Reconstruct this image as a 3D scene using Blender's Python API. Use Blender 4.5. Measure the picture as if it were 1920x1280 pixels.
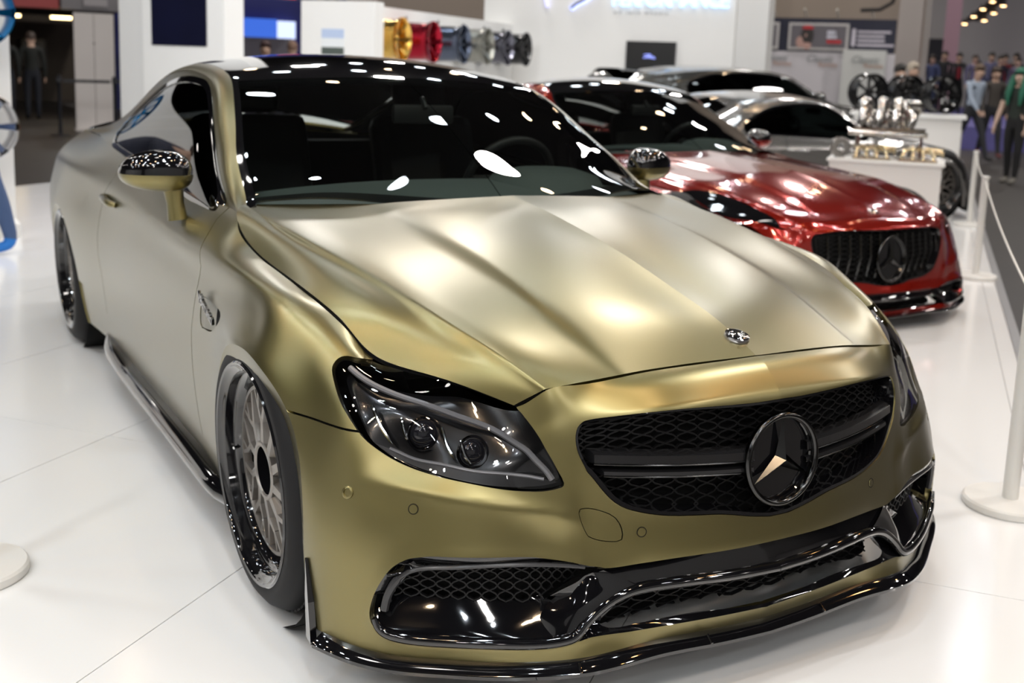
import bpy, bmesh, math, random
import numpy as np
from mathutils import Vector, Matrix
for o in list(bpy.data.objects): bpy.data.objects.remove(o, do_unlink=True)
SC = bpy.context.scene
COL = SC.collection
random.seed(7)
R = math.radians
# ------------------------------------------------------------------ camera
CAM_POS = Vector((2.50865, -1.65500, 1.31795))
yaw, pitch, roll = 2.61577381, -0.172496, 0.0371
d = Vector((math.cos(pitch)*math.cos(yaw), math.cos(pitch)*math.sin(yaw), math.sin(pitch)))
r = d.cross(Vector((0, 0, 1))).normalized(); u = r.cross(d)
r2 = math.cos(roll)*r + math.sin(roll)*u
u2 = -math.sin(roll)*r + math.cos(roll)*u
cd = bpy.data.cameras.new('camera'); cam = bpy.data.objects.new('camera', cd); COL.objects.link(cam)
M = Matrix((r2, u2, -d)).transposed().to_4x4(); M.translation = CAM_POS
cam.matrix_world = M
cd.sensor_width = 36.0; cd.lens = 2094.08/1920*36
cd.shift_x = (960-967.295)/1920; cd.shift_y = (490.151-640)/1920
cd.clip_start = 0.05; cd.clip_end = 300
cd.dof.use_dof = True; cd.dof.focus_distance = 2.25; cd.dof.aperture_fstop = 3.6; cd.dof.aperture_blades = 7
SC.camera = cam
# ------------------------------------------------------------------ world and exposure
w = bpy.data.worlds.new('hall'); SC.world = w; w.use_nodes = True
w.node_tree.nodes['Background'].inputs[0].default_value = (0.72, 0.73, 0.74, 1)
w.node_tree.nodes['Background'].inputs[1].default_value = 0.16
SC.view_settings.view_transform = 'Standard'; SC.view_settings.look = 'None'
SC.view_settings.exposure = 0.16; SC.view_settings.gamma = 1.0
SC.view_settings.use_curve_mapping = False

# ------------------------------------------------------------------ materials
MATS = {}
def mat(name, col=(.5,.5,.5), rough=.5, metal=0., coat=0., coat_rough=.03, emit=None, estr=0., spec=.5, alpha=None, ior=1.5, tint=None, noise=None, bump=None):
    if name in MATS: return MATS[name]
    m = bpy.data.materials.new(name); m.use_nodes = True
    nt = m.node_tree; b = nt.nodes['Principled BSDF']
    b.inputs['Base Color'].default_value = (*col, 1); b.inputs['Roughness'].default_value = rough
    b.inputs['Metallic'].default_value = metal; b.inputs['Coat Weight'].default_value = coat
    b.inputs['Coat Roughness'].default_value = coat_rough; b.inputs['IOR'].default_value = ior
    b.inputs['Specular IOR Level'].default_value = spec
    if tint: b.inputs['Specular Tint'].default_value = (*tint, 1)
    if emit: b.inputs['Emission Color'].default_value = (*emit, 1); b.inputs['Emission Strength'].default_value = estr
    if noise:   # (scale, amount): slight mottling of the colour itself
        tc = nt.nodes.new('ShaderNodeTexCoord'); n = nt.nodes.new('ShaderNodeTexNoise'); n.inputs['Scale'].default_value = noise[0]; n.inputs['Detail'].default_value = 4
        mx = nt.nodes.new('ShaderNodeMix'); mx.data_type = 'RGBA'; mx.inputs['Factor'].default_value = 1
        ramp = nt.nodes.new('ShaderNodeValToRGB'); a = noise[1]
        ramp.color_ramp.elements[0].color = tuple(c*(1-a) for c in col)+(1,); ramp.color_ramp.elements[1].color = tuple(min(1,c*(1+a)) for c in col)+(1,)
        nt.links.new(tc.outputs['Object'], n.inputs['Vector']); nt.links.new(n.outputs['Fac'], ramp.inputs['Fac']); nt.links.new(ramp.outputs['Color'], b.inputs['Base Color'])
    if bump:    # (scale, strength)
        tc = nt.nodes.new('ShaderNodeTexCoord'); n = nt.nodes.new('ShaderNodeTexNoise'); n.inputs['Scale'].default_value = bump[0]
        bp = nt.nodes.new('ShaderNodeBump'); bp.inputs['Strength'].default_value = bump[1]; bp.inputs['Distance'].default_value = .002
        nt.links.new(tc.outputs['Object'], n.inputs['Vector']); nt.links.new(n.outputs['Fac'], bp.inputs['Height']); nt.links.new(bp.outputs['Normal'], b.inputs['Normal'])
    MATS[name] = m; return m
def glass(name, tintc=(.03,.035,.035), rough=.0, ior=1.5, clear=1.0):
    # tinted pane: Fresnel mirror over a tinted see-through layer
    if name in MATS: return MATS[name]
    m = bpy.data.materials.new(name); m.use_nodes = True; nt = m.node_tree
    for n in list(nt.nodes): nt.nodes.remove(n)
    o = nt.nodes.new('ShaderNodeOutputMaterial'); mx = nt.nodes.new('ShaderNodeMixShader'); f = nt.nodes.new('ShaderNodeFresnel'); f.inputs['IOR'].default_value = ior
    t = nt.nodes.new('ShaderNodeBsdfTransparent'); t.inputs['Color'].default_value = (*tintc, 1)
    g = nt.nodes.new('ShaderNodeBsdfGlossy'); g.inputs['Roughness'].default_value = rough; g.inputs['Color'].default_value = (1,1,1,1)
    nt.links.new(f.outputs[0], mx.inputs[0]); nt.links.new(t.outputs[0], mx.inputs[1]); nt.links.new(g.outputs[0], mx.inputs[2]); nt.links.new(mx.outputs[0], o.inputs[0])
    MATS[name] = m; return m
def emis(name, col, s):
    if name in MATS: return MATS[name]
    m = bpy.data.materials.new(name); m.use_nodes = True; nt = m.node_tree
    b = nt.nodes['Principled BSDF']; b.inputs['Base Color'].default_value = (0,0,0,1); b.inputs['Emission Color'].default_value = (*col,1); b.inputs['Emission Strength'].default_value = s
    MATS[name] = m; return m

# ------------------------------------------------------------------ object helpers
def tag(o, label=None, cat=None, group=None, kind=None):
    if label: o['label'] = label
    if cat: o['category'] = cat
    if group: o['group'] = group
    if kind: o['kind'] = kind
    return o
def empty(name, loc=(0,0,0), rz=0., parent=None):
    o = bpy.data.objects.new(name, None); COL.objects.link(o); o.location = loc; o.rotation_euler = (0,0,rz)
    o.empty_display_size = .1
    if parent: o.parent = parent
    return o
def link(name, me, parent=None, m=None):
    if m is not None:
        me.materials.clear(); me.materials.append(m)
    o = bpy.data.objects.new(name, me); COL.objects.link(o)
    if parent: o.parent = parent
    return o
def copy_tree(o, parent=None):
    c = o.copy(); COL.objects.link(c); c.parent = parent
    for ch in list(o.children): copy_tree(ch, c)
    return c
WARP = None      # optional reshaping of everything built while it is set (other car models)
class MB:
    """collects simple solids into one mesh"""
    def __init__(s): s.v = []; s.f = []; s.sm = []
    def add(s, V, F, smooth=False, T=None):
        n = len(s.v)
        for p in V: s.v.append(tuple(T @ Vector(p)) if T is not None else tuple(p))
        for f in F: s.f.append([i+n for i in f]); s.sm.append(smooth)
        return s
    def box(s, c, e, T=None, bev=0.):
        x,y,z = c; a,b,h = e[0]/2,e[1]/2,e[2]/2
        if bev <= 0:
            V = [(x+i*a,y+j*b,z+k*h) for i in (-1,1) for j in (-1,1) for k in (-1,1)]
            return s.add(V, [(0,1,3,2),(4,6,7,5),(0,4,5,1),(2,3,7,6),(0,2,6,4),(1,5,7,3)], False, T)
        bm = bmesh.new(); bmesh.ops.create_cube(bm, size=1)
        for v in bm.verts: v.co = Vector((v.co.x*e[0]+x, v.co.y*e[1]+y, v.co.z*e[2]+z))
        bmesh.ops.bevel(bm, geom=bm.edges[:], offset=bev, segments=2, affect='EDGES', profile=.5)
        bm.verts.index_update()
        s.add([v.co for v in bm.verts], [[v.index for v in f.verts] for f in bm.faces], False, T); bm.free(); return s
    def tube(s, pts, rad, n=10, cap=True, closed=False, T=None):
        P = [Vector(p) for p in pts]; m = len(P)
        if not hasattr(rad, '__len__'): rad = [rad]*m
        V = []; F = []; up = None
        for i in range(m):
            a = P[(i-1) % m] if (closed or i > 0) else P[i]; b = P[(i+1) % m] if (closed or i < m-1) else P[i]
            t = (b-a).normalized()
            if up is None:
                up = Vector((0,0,1)) if abs(t.z) < .9 else Vector((1,0,0))
            x = t.cross(up)
            if x.length < 1e-6: x = t.orthogonal()
            x.normalize(); y = x.cross(t).normalized(); up = y
            for k in range(n):
                an = 2*math.pi*k/n
                V.append(P[i]+x*(math.cos(an)*rad[i])+y*(math.sin(an)*rad[i]))
        for i in range(m if closed else m-1):
            for k in range(n):
                a = i*n+k; b = i*n+(k+1) % n; c = ((i+1) % m)*n+(k+1) % n; dd = ((i+1) % m)*n+k
                F.append((a,b,c,dd))
        s.add(V, F, True, T)
        if cap and not closed:
            base = len(s.v)-len(V)
            s.f.append([base+k for k in range(n)][::-1]); s.sm.append(False)
            s.f.append([base+(m-1)*n+k for k in range(n)]); s.sm.append(False)
        return s
    def lathe(s, prof, n=32, T=None, closed=False):
        """profile (r,z) turned about local z"""
        V = []; F = []; m = len(prof)
        for (rr,z) in prof:
            for k in range(n):
                a = 2*math.pi*k/n; V.append((rr*math.cos(a), rr*math.sin(a), z))
        for i in range(m if closed else m-1):
            for k in range(n):
                j = (i+1) % m
                F.append((i*n+k, i*n+(k+1) % n, j*n+(k+1) % n, j*n+k))
        return s.add(V, F, True, T)
    def prism(s, poly, h0, h1, T=None):
        """2D polygon extruded along local z"""
        n = len(poly); V = [(p[0],p[1],h0) for p in poly]+[(p[0],p[1],h1) for p in poly]
        F = [list(range(n))[::-1], list(range(n,2*n))]+[(i,(i+1) % n,n+(i+1) % n,n+i) for i in range(n)]
        return s.add(V, F, False, T)
    def build(s, name, m, parent=None, sharp=40):
        if WARP is not None: s.v = [tuple(q) for q in WARP(np.array(s.v,float))]
        me = bpy.data.meshes.new(name); me.from_pydata(s.v, [], s.f)
        me.polygons.foreach_set('use_smooth', s.sm)
        me.update()
        if any(s.sm): me.set_sharp_from_angle(angle=R(sharp))
        return link(name, me, parent, m)

# ------------------------------------------------------------------ smooth surface helpers
def nat_spline(x, Y, xq):
    """natural cubic spline, Y (n, ...) -> (len(xq), ...)"""
    x = np.asarray(x,float); Y = np.asarray(Y,float); n = len(x); h = np.diff(x)
    sh = Y.shape[1:]; Yf = Y.reshape(n,-1)
    A = np.zeros((n,n)); B = np.zeros((n,Yf.shape[1])); A[0,0] = A[-1,-1] = 1
    for i in range(1,n-1):
        A[i,i-1] = h[i-1]; A[i,i] = 2*(h[i-1]+h[i]); A[i,i+1] = h[i]
        B[i] = 6*((Yf[i+1]-Yf[i])/h[i]-(Yf[i]-Yf[i-1])/h[i-1])
    Mx = np.linalg.solve(A,B)
    xq = np.asarray(xq,float); k = np.clip(np.searchsorted(x,xq)-1,0,n-2)
    hk = h[k][:,None]; a = (x[k+1]-xq)[:,None]/hk; b = (xq-x[k])[:,None]/hk
    out = a*Yf[k]+b*Yf[k+1]+((a**3-a)*Mx[k]+(b**3-b)*Mx[k+1])*hk**2/6
    return out.reshape((len(xq),)+sh)
def chord(G):
    dd = np.linalg.norm(np.diff(G,axis=0),axis=2).mean(axis=1)
    return np.concatenate([[0],np.cumsum(np.maximum(dd,1e-4)**.8)])
def refine(kn, cnt):
    """cnt[i] samples in knot interval i; returns param values and knot-index values"""
    t = []; ix = []
    for i in range(len(kn)-1):
        for j in range(cnt[i]):
            f = j/cnt[i]; t.append(kn[i]+(kn[i+1]-kn[i])*f); ix.append(i+f)
    t.append(kn[-1]); ix.append(len(kn)-1.)
    return np.array(t), np.array(ix)
class Surf:
    """fine triangle grid from a knot net G[nu][nv][3]; keeps knot-index params U,V"""
    def __init__(s, G, cu, cv):
        G = np.array(G,float)
        ku = chord(G); kv = chord(G.transpose(1,0,2))
        tu, iu = refine(ku, cu if hasattr(cu,'__len__') else [cu]*(len(ku)-1))
        tv, iv = refine(kv, cv if hasattr(cv,'__len__') else [cv]*(len(kv)-1))
        P = nat_spline(ku, G, tu)
        P = nat_spline(kv, P.transpose(1,0,2), tv).transpose(1,0,2)
        s.set(P, iu, iv)
    def set(s, P, iu, iv):
        s.P = P; s.iu = iu; s.iv = iv
        nu, nv = P.shape[:2]
        du = np.gradient(P,axis=0); dv = np.gradient(P,axis=1)
        N = np.cross(du,dv); N /= np.maximum(np.linalg.norm(N,axis=2,keepdims=True),1e-12)
        s.N = N; s.flip = False
        U,V = np.meshgrid(iu,iv,indexing='ij')
        s.V3 = P.reshape(-1,3); s.N3 = N.reshape(-1,3); s.UV = np.stack([U.ravel(),V.ravel()],1)
        i,j = np.meshgrid(np.arange(nu-1),np.arange(nv-1),indexing='ij'); a = (i*nv+j).ravel()
        s.T = np.concatenate([np.stack([a,a+nv,a+nv+1],1),np.stack([a,a+nv+1,a+1],1)])
    def orient(s, ref):
        """flip so that normals agree with direction field ref(V3)"""
        if np.mean(np.sum(s.N3*ref(s.V3),axis=1)) < 0:
            s.N3 = -s.N3; s.N = -s.N; s.T = s.T[:,::-1].copy()
        return s
    def mesh(s): return dict(V=s.V3.copy(), N=s.N3.copy(), UV=s.UV.copy(), T=s.T.copy())
def clip(m, F):
    """keep the part of mesh m where F(m) <= 0 (F gives one value per vertex)"""
    f = F(m); f = np.where(np.abs(f) < 1e-7, -1e-7, f); T = m['T']; ins = f[T] < 0; c = ins.sum(1)
    keep = T[c == 3]; mix = T[(c == 1)|(c == 2)]; V = [m['V']]; N = [m['N']]; UV = [m['UV']]; n = len(m['V']); cache = {}; nt = []
    nv = []; nn = []; nuv = []
    def cut(a, b):
        k = (a,b) if a < b else (b,a)
        if k in cache: return cache[k]
        t = f[a]/(f[a]-f[b])
        nv.append(m['V'][a]*(1-t)+m['V'][b]*t); nn.append(m['N'][a]*(1-t)+m['N'][b]*t); nuv.append(m['UV'][a]*(1-t)+m['UV'][b]*t)
        cache[k] = n+len(nv)-1; return cache[k]
    for t in mix:
        L = []
        for i in range(3):
            a, b = int(t[i]), int(t[(i+1) % 3])
            if f[a] < 0: L.append(a)
            if (f[a] < 0) != (f[b] < 0): L.append(cut(a,b))
        for i in range(1,len(L)-1): nt.append((L[0],L[i],L[i+1]))
    if nv: V.append(np.array(nv)); N.append(np.array(nn)); UV.append(np.array(nuv))
    T2 = np.concatenate([keep,np.array(nt,int).reshape(-1,3)]) if len(nt) else keep
    V = np.concatenate(V); N = np.concatenate(N); UV = np.concatenate(UV)
    use = np.unique(T2); re = -np.ones(len(V),int); re[use] = np.arange(len(use))
    N = N[use]; N /= np.maximum(np.linalg.norm(N,axis=1,keepdims=True),1e-12)
    return dict(V=V[use], N=N, UV=UV[use], T=re[T2])
def sdf(poly, P):
    """signed distance of points P (n,2) to closed polygon, negative inside"""
    poly = np.asarray(poly,float); a = poly; b = np.roll(poly,-1,axis=0); D = np.full(len(P),1e9); ins = np.zeros(len(P),bool)
    for (p,q) in zip(a,b):
        e = q-p; wv = P-p; t = np.clip((wv@e)/max(e@e,1e-12),0,1); D = np.minimum(D,np.linalg.norm(wv-t[:,None]*e,axis=1))
        c = (p[1] > P[:,1]) != (q[1] > P[:,1])
        with np.errstate(divide='ignore',invalid='ignore'):
            xi = (q[0]-p[0])*(P[:,1]-p[1])/(q[1]-p[1])+p[0]
        ins ^= c & (P[:,0] < xi)
    return np.where(ins,-D,D)
def line_side(pts, P, ext=1.0):
    """signed distance to an open polyline (ends extended); negative on its right side"""
    pts = np.asarray(pts,float)
    p0 = pts[0]-(pts[1]-pts[0])/np.linalg.norm(pts[1]-pts[0])*ext; p1 = pts[-1]+(pts[-1]-pts[-2])/np.linalg.norm(pts[-1]-pts[-2])*ext
    L = np.concatenate([[p0],pts,[p1]]); D = np.full(len(P),1e9); S = np.zeros(len(P))
    for p,q in zip(L[:-1],L[1:]):
        e = q-p; wv = P-p; t = np.clip((wv@e)/(e@e),0,1); dd = np.linalg.norm(wv-t[:,None]*e,axis=1)
        sg = e[0]*wv[:,1]-e[1]*wv[:,0]
        up = dd < D-1e-9; D = np.where(up,dd,D); S = np.where(up,np.sign(sg),S)
    return D*np.where(S == 0,1,S)
def smooth_poly(pts, n=6, closed=True):
    """Catmull-Rom densified polygon"""
    P = np.asarray(pts,float); m = len(P); out = []
    rng = range(m) if closed else range(m-1)
    for i in rng:
        if closed: a,b,c,e = P[(i-1) % m],P[i],P[(i+1) % m],P[(i+2) % m]
        else: b,c = P[i],P[i+1]; a = P[i-1] if i > 0 else 2*b-c; e = P[i+2] if i < m-2 else 2*c-b
        for k in range(n):
            t = k/n; out.append(.5*((2*b)+(-a+c)*t+(2*a-5*b+4*c-e)*t*t+(-a+3*b-3*c+e)*t**3))
    if not closed: out.append(P[-1])
    return np.array(out)
def mirror(m):
    s = np.array([1,-1,1.]); return dict(V=m['V']*s, N=m['N']*s, UV=m['UV'], T=m['T'][:,::-1])
def merge(*ms):
    n = 0; V=[];N=[];UV=[];T=[]
    for m in ms: V.append(m['V']);N.append(m['N']);UV.append(m['UV']);T.append(m['T']+n); n += len(m['V'])
    return dict(V=np.concatenate(V),N=np.concatenate(N),UV=np.concatenate(UV),T=np.concatenate(T))
def offset(m, dist): return dict(V=m['V']+m['N']*dist, N=m['N'], UV=m['UV'], T=m['T'])
def panel(name, m, material, parent, flange=.012, back=False):
    """sheet panel: clipped surface, with its cut edges turned inward"""
    V = m['V']; N = m['N']; T = m['T']
    n = len(V); F = [T]; VV = [V]; NN = [N]
    if flange > 0:
        E = np.concatenate([T[:,[0,1]],T[:,[1,2]],T[:,[2,0]]]); key = np.sort(E,1)
        _, inv, cnt = np.unique(key,axis=0,return_inverse=True,return_counts=True); inv = inv.ravel()
        B = E[cnt[inv] == 1]; B = B[np.linalg.norm(V[B[:,0]]-V[B[:,1]],axis=1) > 1e-6]
        if len(B):
            a, b = B[:,0], B[:,1]; k = len(B)
            ed = V[b]-V[a]; fn = np.cross(ed, -N[a]); fn /= np.maximum(np.linalg.norm(fn,axis=1,keepdims=True),1e-12)
            fn = -np.cross(N[a],ed)*-1; fn = np.cross(ed,N[a]); fn /= np.maximum(np.linalg.norm(fn,axis=1,keepdims=True),1e-12)
            VV += [V[a],V[b],V[b]-N[b]*flange,V[a]-N[a]*flange]; NN += [fn]*4
            i = np.arange(k); o = n
            F += [np.stack([o+i+k,o+i,o+i+3*k],1), np.stack([o+i+k,o+i+3*k,o+i+2*k],1)]
    V = np.concatenate(VV); N = np.concatenate(NN); T = np.concatenate(F)
    if WARP is not None: V = WARP(V)
    me = bpy.data.meshes.new(name)
    me.vertices.add(len(V)); me.vertices.foreach_set('co',V.astype(np.float32).ravel())
    me.loops.add(len(T)*3); me.loops.foreach_set('vertex_index',T.astype(np.int32).ravel())
    me.polygons.add(len(T)); me.polygons.foreach_set('loop_start',np.arange(0,len(T)*3,3,dtype=np.int32)); me.polygons.foreach_set('use_smooth',np.ones(len(T),bool))
    me.update(calc_edges=True); me.validate(clean_customdata=False)
    if len(me.vertices) == len(V) and WARP is None: me.normals_split_custom_set_from_vertices(N.tolist())
    return link(name, me, parent, material)
def text(name, s, loc, xdir, up, size, m, parent=None, ext=.004, align='LEFT', space=1.0, shear=0., bold=0.):
    c = bpy.data.curves.new(name,'FONT'); c.body = s; c.size = size; c.extrude = ext; c.align_x = align; c.space_character = space; c.shear = shear; c.offset = bold; c.resolution_u = 3
    t = bpy.data.objects.new(name,c); COL.objects.link(t); dg = bpy.context.evaluated_depsgraph_get(); dg.update()
    me = bpy.data.meshes.new_from_object(t.evaluated_get(dg)); bpy.data.objects.remove(t); me.name = name
    x_ = Vector(xdir).normalized(); u_ = Vector(up).normalized(); n_ = x_.cross(u_)
    Mx = Matrix((x_,u_,n_)).transposed().to_4x4(); Mx.translation = Vector(loc); me.transform(Mx)
    return link(name,me,parent,m)
# ------------------------------------------------------------------ stand axes, and the lamps of the hall
EA = Vector((-.64,.768,0)); EB = Vector((.768,.64,0))
def ex(a, b, z=0.): return EA*a+EB*b+Vector((0,0,z))
STAND_ROT = math.atan2(EA.y,EA.x)
def lamp(loc, power, size, colr, target=None, shape='DISK'):
    l = bpy.data.lights.new('ceiling_lamp','AREA'); l.energy = power; l.shape = shape; l.size = size; l.color = colr
    o = bpy.data.objects.new('ceiling_lamp',l); COL.objects.link(o); o.location = loc
    if target is not None: o.rotation_euler = (Vector(target)-Vector(loc)).to_track_quat('-Z','Y').to_euler()
    return o
rl = random.Random(3)
for i in range(13):
    for j in range(6):
        a = -7.9+i*1.75+rl.uniform(-.25,.25); b = -6.4+j*1.65+rl.uniform(-.25,.25); k = (i*7+j) % 5
        warm = k in (1,3); colr = (1.,.72,.45) if warm else (.84,.93,1.)
        lamp(ex(a,b,5.0+rl.uniform(-.2,.3)),(6 if warm else 9)*(2.45 if a < -.6 else .57),.16 if warm else .23,colr)
for i in range(9):
    for j in range(5): lamp((-34+i*7,-12+j*9,9.5),(30 if j < 2 else 230) if i < 6 else 190,.8,(1.,.95,.90))
for (a,b) in ((.5,3.2),(2.2,4.3),(4.0,3.0),(5.5,4.8),(-1.0,4.6)): lamp(ex(a,b,4.6),8.5,.25,(1.,.50,.18))      # warm aisle lamps
for (a,b) in ((-5.0,3.2),(-3.0,5.0),(-7.2,1.8),(-1.5,6.6)): lamp(ex(a,b,4.5),15,.3,(.97,.98,1.))      # unseen lamps over the aisle ahead, added to brighten nose and bumper
# wall-washing floods of the white stand
for (p,t,e) in ((ex(7.5,-2.2,4.6),ex(11,-5.4,1.6),32),(ex(9.8,-2.0,4.6),ex(13.9,-3.5,1.6),28),(ex(3.5,-4.5,4.4),ex(7.2,-6.4,1.2),110)): lamp(p,e,.5,(.95,.97,1.),t)
# ------------------------------------------------------------------ coupe: guide curves (metres, x forward from the front axle, y half width, z up)
def lerp_rows(xs, tab):
    """tab rows (x, a, b, ...): values interpolated smoothly at xs"""
    tab = np.array(tab,float); o = np.argsort(tab[:,0]); tab = tab[o]
    return nat_spline(tab[:,0],tab[:,1:],xs)
H_CEN = [(-.38,0,.938),(-.28,0,.9275),(-.18,0,.917),(-.02,0,.894),(.16,0,.864),(.31,0,.832),(.43,0,.804),(.54,0,.778),(.63,0,.750),(.722,0,.714)]
C1 = [(-.485,.401,.9165),(-.189,.396,.890),(.05,.38,.862),(.262,.366,.825),(.415,.357,.789),(.548,.343,.749),(.693,.33,.699)]
C2 = [(-.647,.728,.899),(-.306,.714,.870),(-.008,.675,.836),(.226,.633,.799),(.429,.592,.759),(.552,.548,.722),(.655,.497,.675)]
def on(c, xs):
    yz = lerp_rows(xs, c); return [(x,a,b) for x,(a,b) in zip(xs,yz)]
H_C1 = on(C1,[-.46,-.36,-.26,-.10,.08,.24,.36,.47,.58,.693])
H_C2 = on(C2,[-.647,-.52,-.40,-.22,-.03,.15,.29,.42,.55,.655])
H_C3 = [(-.630,.752,.898),(-.560,.785,.884),(-.455,.800,.846),(-.28,.801,.808),(-.06,.795,.788),(.10,.785,.768),(.22,.765,.733),(.325,.735,.683),(.47,.655,.668),(.615,.545,.634)]
def hood_net():
    rows = []
    for k,(a,b,c,e) in enumerate(zip(H_CEN,H_C1,H_C2,H_C3)):
        bf = 1. if k < 8 else (.75 if k == 8 else .35); be = (0.,.35,.8)[k] if k < 3 else (1. if k < 8 else (.6 if k == 8 else 0.)); bf = bf*((.2,.5,.9)[k] if k < 3 else 1)
        a,b,c,e = [np.array(v,float) for v in (a,b,c,e)]; row = []
        def seg(p,q,f,bow): 
            v = p*(1-f)+q*f; v[2] += bow; return v
        row += [a, seg(a,b,.12,.0005*bf), seg(a,b,.35,.005*bf), seg(a,b,.7,.007*bf), seg(a,b,.92,.0035*bf), b]
        row += [seg(b,c,.07,-.0045*be), seg(b,c,.2,-.007*be), seg(b,c,.5,-.004*be), seg(b,c,.8,.0015*be), seg(b,c,.95,.002*be), c]
        row += [seg(c,e,.10,-.001*be), seg(c,e,.35,.006*be), seg(c,e,.7,.008*be), e]
        rows.append(row)
    return np.array(rows)
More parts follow.
